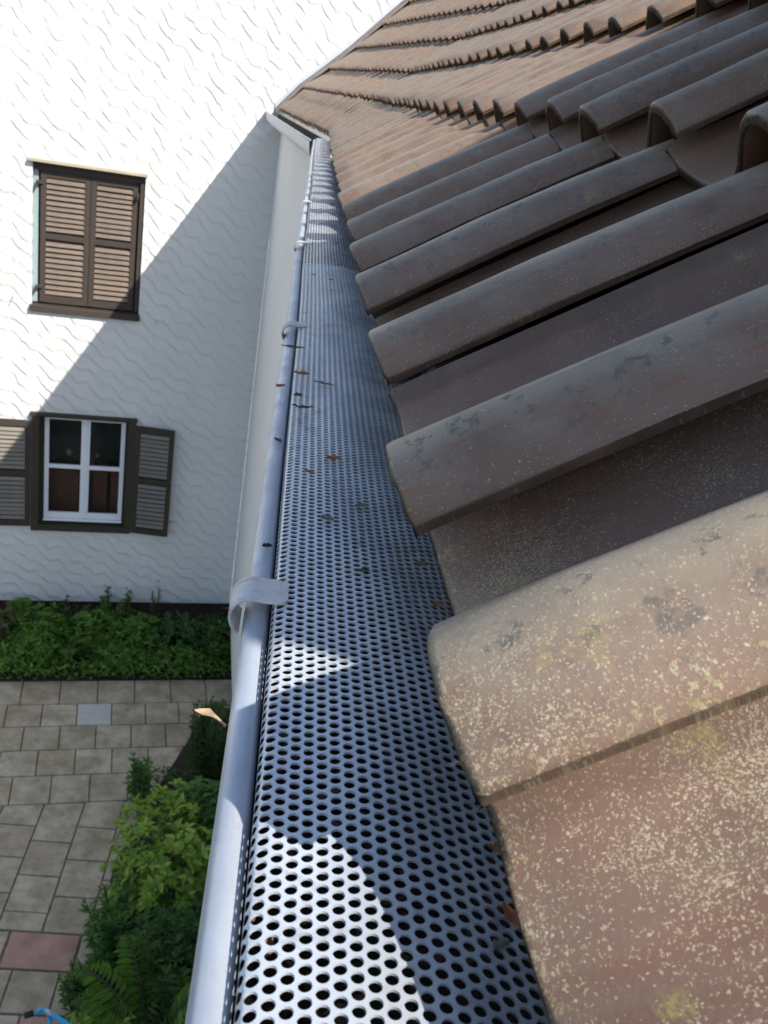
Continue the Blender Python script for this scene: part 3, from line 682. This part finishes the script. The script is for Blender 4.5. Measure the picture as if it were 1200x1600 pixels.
def rusty():
    b = NB('galvanised strap with rust bloom', .6); v = b.coord()
    base = b.ramp(b.noise(v, 160, 6, .7), [(.3, (.52, .52, .51)), (.7, (.66, .655, .64))])
    base = b.mix(b.ramp(b.noise(v, 95, 4, .55), [(.56, 0), (.68, .75)]), base, (.50, .30, .14))
    base = b.mix(b.ramp(b.noise(v, 420, 4, .7), [(.6, 0), (.7, .6)]), base, (.2, .18, .16))
    b.col(base); b.b.inputs['Metallic'].default_value = .2; b.bump(b.noise(v, 300, 4), .00025, .6); return b.m
RUST = rusty()
bracket(.416, .0250, .0150, -.06, RUST, True); bracket(1.024, .024, .017, .15); bracket(1.66, .026, .018, .1, RUST); bracket(2.36, .026, .013, .1, RUST); bracket(3.3, .026, .012, .1)

# perforated guard that lies over the gutter
def guard():
    p = .00553; cs_ = .00512; ncol = 27; rh = .00218
    # cross-section by arc length: a short folded edge, then a shallow dome that sinks towards the roof
    prof = [(.0064, -.2442), (.0066, -.2400), (.0080, -.2368), (.0115, -.2352)]
    for x_ in np.linspace(.02, .142, 18): 
        t = (x_ - .0115) / .14; prof.append((x_, -.2352 + .0032 * math.sin(min(t * 1.25, 1) * math.pi) - .050 * max(t - .42, 0) ** 1.6))
    prof = np.array(prof); sl_ = np.concatenate([[0], np.cumsum(np.linalg.norm(np.diff(prof, axis=0), axis=1))])
    def P3(s, y):
        x_ = np.interp(s, sl_, prof[:, 0]); z_ = np.interp(s, sl_, prof[:, 1])
        wv = .0010 * np.sin(y * 5.3 + x_ * 20) + .0007 * np.sin(y * 13.7 + 1.3 - x_ * 60) + .0005 * np.sin(y * 31 + x_ * 110)
        cr = np.where(np.abs(y - 1.55) < .5, 0, 0)
        return np.stack([x_ + .0011 * np.sin(y * 2.3 + .4) + .0006 * np.sin(y * 7.1), y, z_ + wv * np.clip((s - .008) / .03, 0, 1) + cr], 1)
    allV = []; allF = []; base = 0
    hexa = [(math.cos(math.radians(a)), math.sin(math.radians(a))) for a in range(0, 360, 60)]
    Rx = cs_ / 1.5; out = []
    for i in range(6):
        a, b = hexa[i], hexa[(i + 1) % 6]
        A = np.array([a[0] * Rx, np.sign(round(a[1], 3)) * p / 2]); B_ = np.array([b[0] * Rx, np.sign(round(b[1], 3)) * p / 2])
        out += [A, (A + B_) / 2]
    out = np.array(out)
    def cells(y0, y1, nh, thick):
        nonlocal base
        ja, jb = int(y0 / p), int(y1 / p)
        I, J = np.meshgrid(np.arange(ncol), np.arange(ja, jb), indexing='ij'); I = I.ravel(); J = J.ravel()
        cs0 = I * cs_; cy = J * p + (I % 2) * p / 2
        o2 = out if nh == 12 else out[::2]
        ang = np.radians(np.arange(nh) * (360 / nh)); inn = np.stack([np.cos(ang), np.sin(ang)], 1) * rh
        rings = [o2, inn] + ([inn] if thick else [])
        m = len(I); Vs = []
        for q, ring in enumerate(rings):
            S = (cs0[:, None] + ring[None, :, 0]).ravel(); Y = (cy[:, None] + ring[None, :, 1]).ravel()
            S = np.clip(S, 0, sl_[-1]); v = P3(S, Y)
            if q == 2: v[:, 2] -= .0011
            Vs.append(v.reshape(m, nh, 3))
        V = np.concatenate(Vs, 1); nr_ = len(rings); k = np.arange(nh); k2 = (k + 1) % nh
        fs = [np.stack([k, k2, nh + k2, nh + k], 1)]
        if thick: fs.append(np.stack([nh + k, nh + k2, 2 * nh + k2, 2 * nh + k], 1))
        f = np.concatenate(fs)
        Fa = (f[None] + (np.arange(m) * nr_ * nh)[:, None, None]).reshape(-1, 4)
        allV.append(V.reshape(-1, 3)); allF.append(Fa + base); base += m * nr_ * nh
    cells(.08, 1.45, 12, True); cells(1.45, 6.17, 6, False)
    V = np.concatenate(allV); Fa = np.concatenate(allF)
    key = np.round(V / 2e-5).astype(np.int64); _, first, inv = np.unique(key, axis=0, return_index=True, return_inverse=True)
    V = V[first]; Fa = inv.reshape(-1)[Fa]
    ok = (Fa[:, 0] != Fa[:, 1]) & (Fa[:, 2] != Fa[:, 3]) & (Fa[:, 1] != Fa[:, 2]) & (Fa[:, 0] != Fa[:, 3]); Fa = Fa[ok]
    me = bpy.data.meshes.new('gutter_guard'); bc = np.array([.08, 3, -.24])
    me.vertices.add(len(V)); me.vertices.foreach_set('co', (V - bc).astype(np.float32).ravel())
    me.loops.add(Fa.size); me.loops.foreach_set('vertex_index', Fa.astype(np.int32).ravel())
    me.polygons.add(len(Fa)); me.polygons.foreach_set('loop_start', np.arange(0, Fa.size, 4, dtype=np.int32))
    me.polygons.foreach_set('use_smooth', np.ones(len(Fa), bool)); me.update(calc_edges=True); me.validate()
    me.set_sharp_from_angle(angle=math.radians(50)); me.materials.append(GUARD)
    o = bpy.data.objects.new('gutter_guard', me); C.objects.link(o); o.location = (bc[0], bc[1], bc[2] + ZC)
    tag(o, 'perforated metal leaf guard lying over the grey gutter', 'gutter guard')
guard()

# ------------------------------------------------------------------ fallen leaves and litter
def dryleaf_mat(name, c): 
    b = NB(name, .75); v = b.coord(); c = np.array(c)
    b.col(b.ramp(b.noise(v, 160, 4), [(.3, tuple(c * .6)), (.7, tuple(np.minimum(c * 1.25, .9)))])); return b.m
DL = {'tan': dryleaf_mat('tan dry leaf', (.40, .285, .16)), 'rust': dryleaf_mat('rust dry leaf', (.38, .13, .045)), 'brown': dryleaf_mat('brown dry leaf', (.13, .075, .045)), 'grey': dryleaf_mat('grey brown leaf', (.20, .17, .13)), 'black': dryleaf_mat('blackened leaf', (.02, .018, .016)), 'green': dryleaf_mat('green leaf bit', (.07, .13, .04))}
def leaf(pos, L, W_, yaw, col, label, curl=.4, group='fallen leaf bits on the gutter guard', cat='leaf'):
    V = []; n = 7; sd = random.random() * 9
    for i in range(n):
        t = i / (n - 1); ww = W_ / 2 * math.sin(math.pi * (t * .92 + .04)) ** .8 * (1 + .25 * math.sin(i * 2.1 + sd)); 
        curl_ = curl * .4; zc = curl_ * L * .35 * (t - .5) ** 2 * 4 + .0006
        for s_ in (-1, -.5, 0, .5, 1): V.append((t * L - L / 2, s_ * ww, zc + abs(s_) ** 2 * ww * .75 * curl + .0004 * math.sin(i * 3 + s_ * 5 + sd)))
    Fc = [(i * 5 + k, (i + 1) * 5 + k, (i + 1) * 5 + k + 1, i * 5 + k + 1) for i in range(n - 1) for k in range(4)]
    V = np.array(V); c, s_ = math.cos(yaw), math.sin(yaw); V = np.stack([V[:, 0] * c - V[:, 1] * s_, V[:, 0] * s_ + V[:, 1] * c, V[:, 2]], 1) + np.asarray(pos)
    o = mk('dry_leaf', V, Fc, DL[col], None, True, base=pos); tag(o, label, cat, group); return o
HG = -.2330
def onguard(px): p = at_z(px, HG); p[2] = HG + .0014 - .05 * max((p[0] - .0115) / .14 - .42, 0) ** 1.6; return p
# the tan leaf that hangs over the bead
tl = thing('dry_leaf', 'long tan dried leaf hanging by its stalk off the outer gutter bead', 'leaf', (-.012, .32, -.243))
ptsL = [at_z(q, -.2425) for q in ((350, 1131), (341, 1125), (333, 1120), (322, 1113), (312, 1111), (304, 1110))]
wL = [.0004, .0005, .0014, .0024, .0020, .0004]; V = []
for i, (p_, ww) in enumerate(zip(ptsL, wL)):
    d = nz(ptsL[min(i + 1, 5)] - ptsL[max(i - 1, 0)]); sd_ = nz(np.cross(d, (0, 0, 1)))
    for s_ in (-1, 0, 1): V.append(p_ + sd_ * s_ * ww * (1.0 + .2 * math.sin(i * 2.7)) + np.array([0, 0, abs(s_) * ww * .35 + .0006 * math.sin(i * 1.3)]))
mk('blade', V, [(i * 3 + k, (i + 1) * 3 + k, (i + 1) * 3 + k + 1, i * 3 + k + 1) for i in range(5) for k in range(2)], DL['tan'], tl, True)
st_ = MB(); st_.tube([at_z((352, 1134), -.2425), ptsL[0], ptsL[1], ptsL[2]], [.0009, .0005, .0004, .0004], 6); st_.obj('stalk', DL['tan'], tl, smooth=True)
LV_ = [((520, 721), .0135, .009, .3, 'rust', 'orange brown dry leaf lying alone in the middle of the gutter guard', .5),
       ((510, 816), .013, .008, -.4, 'grey', 'grey brown curled leaf on the guard below the orange leaf', .5),
       ((483, 741), .009, .005, -.5, 'rust', 'small rust leaf fleck on the guard left of the orange leaf', .3),
       ((472, 641), .022, .006, .1, 'brown', 'dark brown curled leaf below the twig cluster on the guard', .8),
       ((471, 588), .020, .010, .1, 'rust', 'rust brown leaf next to the twig cluster on the guard', .6),
       ((506, 603), .024, .007, -.3, 'grey', 'pale grey twig shaped leaf right of the twig cluster', .4),
       ((466, 622), .012, .009, .6, 'brown', 'small dark leaf under the rust brown leaf on the guard', .6),
       ((457, 546), .030, .010, .1, 'brown', 'brown leaf sliver on the guard under the second strap', .4),
       ((563, 795), .012, .008, .7, 'grey', 'grey leaf flake near the tile ends in the guard shade', .3),
       ((566, 897), .010, .005, .1, 'green', 'tiny green leaf bit on the shaded guard', .3),
       ((684, 941), .010, .006, .8, 'rust', 'rust leaf tucked under the tile lip on the guard', .3),
       ((660, 882), .012, .007, .2, 'grey', 'grey crumpled leaf by the shaded tile edge', .6),
       ((776, 1322), .0085, .0045, -.4, 'rust', 'red brown leaf wedged beneath the front lichen tile', .2),
       ((800, 1430), .014, .006, -1.2, 'rust', 'long red leaf deep in shade under the nearest tile', .6),
       ((783, 1478), .009, .006, .6, 'grey', 'grey leaf scrap in shade under the nearest tile', .5),
       ((604, 1272), .0, .0, 0, None, None, 0)]
for px, L, W_, yaw, col, lab, cu in LV_:
    if col: leaf(onguard(px), L * .78, W_ * .8, yaw, col, lab, cu)
for px, L, W_, yaw, col, lab in (((438, 607), .012, .007, .8, 'rust', 'orange leaf fleck stuck on the shaded gutter bead'), ((417, 858), .006, .005, .3, 'black', 'black leaf scrap on the bead above the nearest strap'), ((434, 692), .010, .005, -.9, 'brown', 'brown leaf scrap caught at the inner edge of the bead')):
    p = at_z(px, -.2425); p[2] = -.2412; leaf(p, L, W_, yaw, col, lab, .5, 'leaf bits on the gutter bead')
lt = MB()
for i in range(170):
    x_, y_ = rng.uniform(.012, .14), rng.uniform(.15, 6) ** 1.0; L = rng.uniform(.003, .012); a = rng.uniform(0, 6.28); W_ = L * rng.uniform(.12, .4)
    d = np.array([math.cos(a), math.sin(a), 0]); e_ = np.array([-d[1], d[0], 0]); p = np.array([x_, y_, HG + .0022])
    if y_ < 1.0: continue
    lt.add([p - d * L / 2, p + e_ * W_ / 2 + np.array([0, 0, .001]), p + d * L / 2, p - e_ * W_ / 2 + np.array([0, 0, .0015])], [(0, 1, 2, 3)])
o = lt.obj('guard_litter', DL['brown']); o['kind'] = 'stuff'
lt = MB()
for i in range(2600):
    x_, y_ = rng.uniform(.012, .135), rng.uniform(.1, 1.6); L = rng.uniform(.004, .016); W_ = L * rng.uniform(.15, .5); d = nz(rng.normal(0, 1, 3) * (1, 1, .35)); e_ = nz(np.cross(d, rng.normal(0, 1, 3)))
    p = np.array([x_, y_, -.345 + .05 * rng.random() + .045 * (abs(x_ - .072) / .065) ** 2])
    lt.add([p - d * L / 2, p + e_ * W_ / 2, p + d * L / 2, p - e_ * W_ / 2], [(0, 1, 2, 3)])
o = lt.obj('gutter_litter', DL['brown']); o['kind'] = 'stuff'

# ------------------------------------------------------------------ plants
LM = {'bed': leaf_material('bed foliage', (.062, .138, .019), (.106, .237, .031), (.188, .338, .056)), 'dark': leaf_material('dark foliage', (.035, .083, .022), (.057, .138, .035), (.100, .200, .050)),
      'fern': leaf_material('fern green', (.07, .14, .02), (.11, .23, .03), (.17, .30, .05), .45), 'laurel': leaf_material('glossy shrub leaf', (.085, .18, .02), (.20, .34, .04), (.42, .52, .10), .3, .38),
      'herb': leaf_material('herb green', (.054, .135, .030), (.088, .209, .047), (.149, .297, .068)), 'dry': leaf_material('faded herb', (.06, .07, .025), (.10, .11, .04), (.16, .15, .07))}
STEM = plain('green brown stem', (.06, .055, .025), .8)
LEAF = np.array([(0, 0, 0), (-.5, .42, .10), (0, .45, -.04), (.5, .42, .10), (-.30, .78, .05), (0, .8, -.02), (.30, .78, .05), (0, 1, -.10)])
LFAC = [(0, 2, 1), (0, 3, 2), (1, 2, 5, 4), (2, 3, 6, 5), (4, 5, 7), (5, 6, 7)]
def leaves(P, D, Nn, L, asp):
    """arrays of leaf bases, directions, normals, lengths -> verts, faces"""
    m = len(P); D = D / np.linalg.norm(D, axis=1)[:, None]; S = np.cross(D, Nn); S /= (np.linalg.norm(S, axis=1)[:, None] + 1e-9); Nn = np.cross(S, D)
    V = P[:, None] + (LEAF[None, :, 0, None] * S[:, None] * (L * asp)[:, None, None] + LEAF[None, :, 1, None] * D[:, None] * L[:, None, None] + LEAF[None, :, 2, None] * Nn[:, None] * L[:, None, None])
    return V.reshape(-1, 3), [tuple(i + 8 * k for i in f) for k in range(m) for f in LFAC]
def plant(name, label, cat, base, P, D, Nn, L, asp, mat, stems=None, group=None):
    t = thing(name, label, cat, base, 0, group)
    V, Fc = leaves(np.array(P), np.array(D), np.array(Nn), np.array(L), asp); mk('foliage', V, Fc, mat, t)
    if stems:
        b = MB()
        for s_ in stems: b.tube(s_, [.006 + .004 * (1 - i / len(s_)) for i in range(len(s_))], 5)
        b.obj('stem', STEM, t)
    return t
def shrub(base, rx, ry, h, n, L0, mat, name, label, cat='shrub', asp=.5, whorl=6, seed=1, z0=.1, group=None):
    g = np.random.default_rng(seed); base = np.array(base, float); P, D, N_, LL, ST = [], [], [], [], []
    lob = g.normal(0, 1, (7, 3)); lob /= np.linalg.norm(lob, axis=1)[:, None]; la = g.uniform(-.28, .34, 7)
    for k in range(n // whorl):
        d = nz(g.normal(0, 1, 3)); d[2] = abs(d[2]) * 1.1 - .12; d = nz(d); q = 1 + sum(a * max(0, d @ l) ** 3 for a, l in zip(la, lob))
        rr = q * g.uniform(.45, 1.03) ** .55
        tip = base + np.array([d[0] * rx * rr, d[1] * ry * rr, z0 + max(d[2], -.1) * (h - z0) * rr])
        ax = nz(d + np.array([0, 0, .7]) + g.normal(0, .35, 3))
        if k % 9 == 0: ST.append([base + (tip - base) * t_ * np.array([1, 1, 1]) + np.array([0, 0, .06 * math.sin(t_ * 3)]) for t_ in (0, .35, .7, 1)])
        s1 = nz(np.cross(ax, g.normal(0, 1, 3))); s2 = np.cross(ax, s1); ph = g.uniform(0, 6.28)
        for j in range(whorl):
            a = ph + j * 6.28 / whorl + g.normal(0, .25); o_ = s1 * math.cos(a) + s2 * math.sin(a)
            dd = nz(o_ + ax * g.uniform(.05, .8)); P.append(tip - ax * g.uniform(0, .04)); D.append(dd); N_.append(nz(ax - dd * (ax @ dd) + g.normal(0, .2, 3))); LL.append(L0 * g.uniform(.6, 1.25))
    return plant(name, label, cat, base, P, D, N_, LL, asp, mat, ST, group)
def fern(base, R_, H_, nf, mat, label, seed=1, lean=(0, 0), group=None):
    g = np.random.default_rng(seed); base = np.array(base, float); P, D, N_, LL, ST = [], [], [], [], []
    for f in range(nf):
        a = f * 2.4 + g.normal(0, .3); o_ = np.array([math.cos(a), math.sin(a), 0]) + np.array([*lean, 0]); L = R_ * g.uniform(.75, 1.15); hh = H_ * g.uniform(.7, 1.15)
        c = [base + o_ * L * t_ + np.array([0, 0, hh * math.sin(min(t_ * 2.1, 2.75))]) for t_ in np.linspace(0, 1, 22)]; ST.append(c[::3])
        for i in range(3, 21):
            tg = nz(c[i + 1] - c[i - 1]); sd = nz(np.cross(tg, (0, 0, 1))); up = np.cross(sd, tg); ww = R_ * .30 * math.sin(math.pi * (i / 22) ** .75) + .008
            for s_ in (-1, 1): P.append(c[i]); D.append(nz(sd * s_ + tg * .42 - np.array([0, 0, .12]) + g.normal(0, .05, 3))); N_.append(up + g.normal(0, .12, 3)); LL.append(ww * g.uniform(.88, 1.1))
    return plant('fern', label, 'fern', base, P, D, N_, LL, .26, mat, ST, group)
def herb(base, r, h, ns, L0, mat, name, label, cat='plant', asp=.35, seed=1, lean=(0, 0), group=None):
    g = np.random.default_rng(seed); base = np.array(base, float); P, D, N_, LL, ST = [], [], [], [], []
    for k in range(ns):
        a, q = g.uniform(0, 6.28), r * g.uniform(0, 1) ** .5; b0 = base + np.array([math.cos(a) * q * .7, math.sin(a) * q * .7, 0]); hh = h * g.uniform(.55, 1.1); ln = np.array([math.cos(a) * q * .5 + lean[0] * hh, math.sin(a) * q * .5 + lean[1] * hh, hh])
        ST.append([b0, b0 + ln * .5, b0 + ln]); nl = max(8, int(hh / .035))
        for i in range(nl):
            t_ = (i + 1) / nl; p = b0 + ln * (.15 + .85 * t_); aa = i * 2.4 + g.normal(0, .4)
            for w_ in range(3):
                az = aa + (w_ - 1) * .55; dd = nz(np.array([math.cos(az), math.sin(az), .25 + .7 * t_ ** 3 + g.normal(0, .2)])); P.append(p + dd * .01); D.append(dd); N_.append(np.array([0, 0, 1]) + g.normal(0, .3, 3)); LL.append(L0 * (1.1 - .5 * t_) * g.uniform(.7, 1.2))
    return plant(name, label, cat, base, P, D, N_, LL, asp, mat, ST, group)
GB = 'plants in the bed at the foot of the white house'
bz = GZ + .02
B = lambda x, d: wl(x, d, bz)
shrub(B(-3.05, -.55), .55, .40, .62, 1500, .085, LM['dry'], 'bushy_herb', 'faded olive bushy herb at the left end of the bed under the white wall', seed=11, group=GB)
shrub(B(-2.35, -.78), .42, .38, .50, 1500, .085, LM['bed'], 'leafy_shrub', 'low mid green shrub in the bed left of the pale fern', seed=12, group=GB)
fern(B(-1.98, -.82), .46, .42, 11, LM['fern'], 'pale green fern arching in the middle of the bed', 13, group=GB)
shrub(B(-1.62, -.62), .38, .30, .55, 1300, .09, LM['bed'], 'leafy_shrub', 'leafy green shrub right behind the pale fern', seed=14, group=GB)
herb(B(-1.42, -.28), .22, .62, 22, .09, LM['fern'], 'tall_herb', 'bright yellow green herb against the brick plinth', seed=15, group=GB)
shrub(B(-1.08, -.70), .42, .34, .58, 1600, .075, LM['bed'], 'leafy_shrub', 'rounded small leaved shrub in the bed centre right', seed=16, group=GB)
shrub(B(-.55, -.66), .44, .36, .62, 1700, .070, LM['dark'], 'dark_shrub', 'dark green shrub in the bed below the lower shutter side', seed=17, group=GB)
shrub(B(-.05, -.62), .40, .36, .60, 1500, .075, LM['dark'], 'dark_shrub', 'dark green shrub at the gutter end of the bed', seed=18, group=GB)
herb(B(.02, -.95), .2, .42, 18, .11, LM['fern'], 'leafy_herb', 'light green broad leaves beside the nearest gutter strap', seed=19, group=GB)
shrub(B(-2.75, -1.02), .36, .24, .34, 1000, .065, LM['bed'], 'ground_herb', 'low herb cushion at the paving edge on the left of the bed', seed=20, group=GB)
shrub(B(-1.35, -1.06), .42, .24, .34, 1200, .065, LM['bed'], 'ground_herb', 'low herb cushion at the paving edge below the pale fern', seed=21, group=GB)
shrub(B(-.55, -1.08), .40, .22, .30, 1100, .060, LM['bed'], 'ground_herb', 'low herb cushion at the paving edge near the gutter', seed=22, group=GB)
fern(B(-2.62, -.45), .40, .46, 10, LM['bed'], 'mid green fern against the wall at the left of the bed', 23, group=GB)
herb(B(-2.05, -.30), .24, .48, 22, .085, LM['dark'], 'leafy_herb', 'dark leafy herb against the plinth behind the pale fern', seed=24, group=GB)
herb(B(-.88, -.12), .06, .74, 3, .05, LM['herb'], 'tall_weed', 'single tall weed in front of the white wall base', seed=25, group=GB)
# ground cover fills the bed
g = np.random.default_rng(5); m = 5200
q = np.array([wl(a, b, 0) for a, b in zip(g.uniform(-3.7, .45, m), -1.36 + 1.3 * g.uniform(0, 1, m) ** 1.2)]); q[:, 2] = bz + g.uniform(.0, .16, m)
Dd = g.normal(0, 1, (m, 3)); Dd[:, 2] = np.abs(Dd[:, 2]) * .4; Nn = np.tile([0, 0, 1.], (m, 1)) + g.normal(0, .35, (m, 3))
V, Fc = leaves(q, Dd, Nn, g.uniform(.035, .075, m), .6); o = mk('ground_cover', V, Fc, LM['bed']); o['kind'] = 'stuff'
GS = 'plants along the foot of the tiled house'
sz = GZ + .02
shrub((-.50, 6.55, sz), .50, .62, 1.12, 2600, .105, LM['laurel'], 'glossy_shrub', 'glossy yellow green leaved shrub beside the paving below the gutter', seed=31, whorl=7, asp=.46, group=GS)
shrub((-.34, 7.35, sz), .40, .50, .95, 1500, .10, LM['herb'], 'leafy_shrub', 'mid green shrub behind the glossy yellow green one', seed=32, asp=.45, group=GS)
herb((-1.02, 7.95, sz), .10, .70, 7, .12, LM['herb'], 'tall_weed', 'upright weed sprig leaning over the paving behind the glossy shrub', seed=33, lean=(.02, -.1), asp=.30, group=GS)
herb((-.38, 8.55, sz), .16, 1.0, 30, .065, LM['dark'], 'trailing_plant', 'dark narrow plant trailing along the house wall by the paving', seed=34, asp=.4, group=GS)
herb((-.72, 6.05, sz), .42, .62, 46, .14, LM['herb'], 'palmate_herb', 'green herb with finger like leaves under the glossy shrub', seed=35, asp=.26, group=GS)
herb((-.36, 5.62, sz), .30, .80, 34, .15, LM['dark'], 'palmate_herb', 'dark herb with finger like leaves between glossy shrub and fern', seed=36, asp=.26, group=GS)
fern((-.42, 5.12, sz), .62, .62, 15, LM['fern'], 'large green fern beside the gutter edge at the bottom', 37, (-.1, .05), group=GS)
herb((-1.02, 5.52, sz), .20, .42, 34, .11, LM['herb'], 'feathery_weed', 'feathery dark green weed spreading over the slab by the red slab', seed=38, asp=.2, group=GS)
shrub((-.82, 5.05, sz), .34, .38, .52, 1100, .085, LM['laurel'], 'leafy_shrub', 'low bright leafy plant left of the large fern', seed=39, group=GS)
shrub((-.35, 6.0, sz), .42, .6, .70, 1400, .09, LM['dark'], 'dark_shrub', 'dark low shrub in shade under the glossy shrub', seed=40, group=GS)
shrub((-.30, 9.1, sz), .26, .5, .55, 900, .07, LM['dark'], 'dark_shrub', 'dark shrub against the house wall at the far paving corner', seed=41, group=GS)
m = 2600
q = np.stack([g.uniform(-1.05, .1, m), g.uniform(4.2, 8.6, m), sz + g.uniform(0, .10, m)], 1)
Dd = g.normal(0, 1, (m, 3)); Dd[:, 2] = np.abs(Dd[:, 2]) * .4; Nn = np.tile([0, 0, 1.], (m, 1)) + g.normal(0, .35, (m, 3))
V, Fc = leaves(q, Dd, Nn, g.uniform(.03, .07, m), .55); o = mk('strip_cover', V, Fc, LM['dark']); o['kind'] = 'stuff'

# ------------------------------------------------------------------ blue handled garden tool
BLUE = plain('bright blue paint', (.02, .36, .62), .35, .05); BLACKR = plain('black rubber', (.012, .012, .012), .7); GREYM = plain('bare grey sleeve', (.35, .42, .48), .4, .05, 5, .5)
tb = at_z((75, 1585), -6.55)
TL = thing('garden_tool', 'bright blue tubular handle with black grip poking in at the bottom left', 'garden tool', (tb[0], tb[1], GZ))
hp = [at_z(p_, -6.55) for p_ in ((38, 1587), (52, 1583), (66, 1578), (76, 1581), (92, 1592), (116, 1606))]
b = MB(); b.tube(hp[:2], .024, 12); b.obj('grip', BLACKR, TL, smooth=True)
b = MB(); b.tube([hp[1] + (hp[2] - hp[1]) * .15, hp[2] - (hp[2] - hp[1]) * .15, hp[2], hp[3], hp[4], hp[5], hp[5] + np.array([.12, -.25, -.25]), hp[5] + np.array([.15, -.4, GZ + 6.57])], .0185, 12); b.obj('tube', BLUE, TL, smooth=True)
b = MB(); b.tube([hp[2] + (hp[3] - hp[2]) * .5, hp[3] + (hp[4] - hp[3]) * .45], .0205, 12); b.obj('sleeve', GREYM, TL, smooth=True)
q0, q1 = at_z((78, 1597), -6.58), at_z((100, 1600), -6.58)
b = MB(); b.tube([hp[3] + np.array([0, -.01, -.02]), q0, q0 + np.array([-.02, -.15, -.2]), q0 + np.array([-.05, -.3, GZ + 6.60])], .016, 10); b.obj('leg', BLUE, TL, smooth=True)
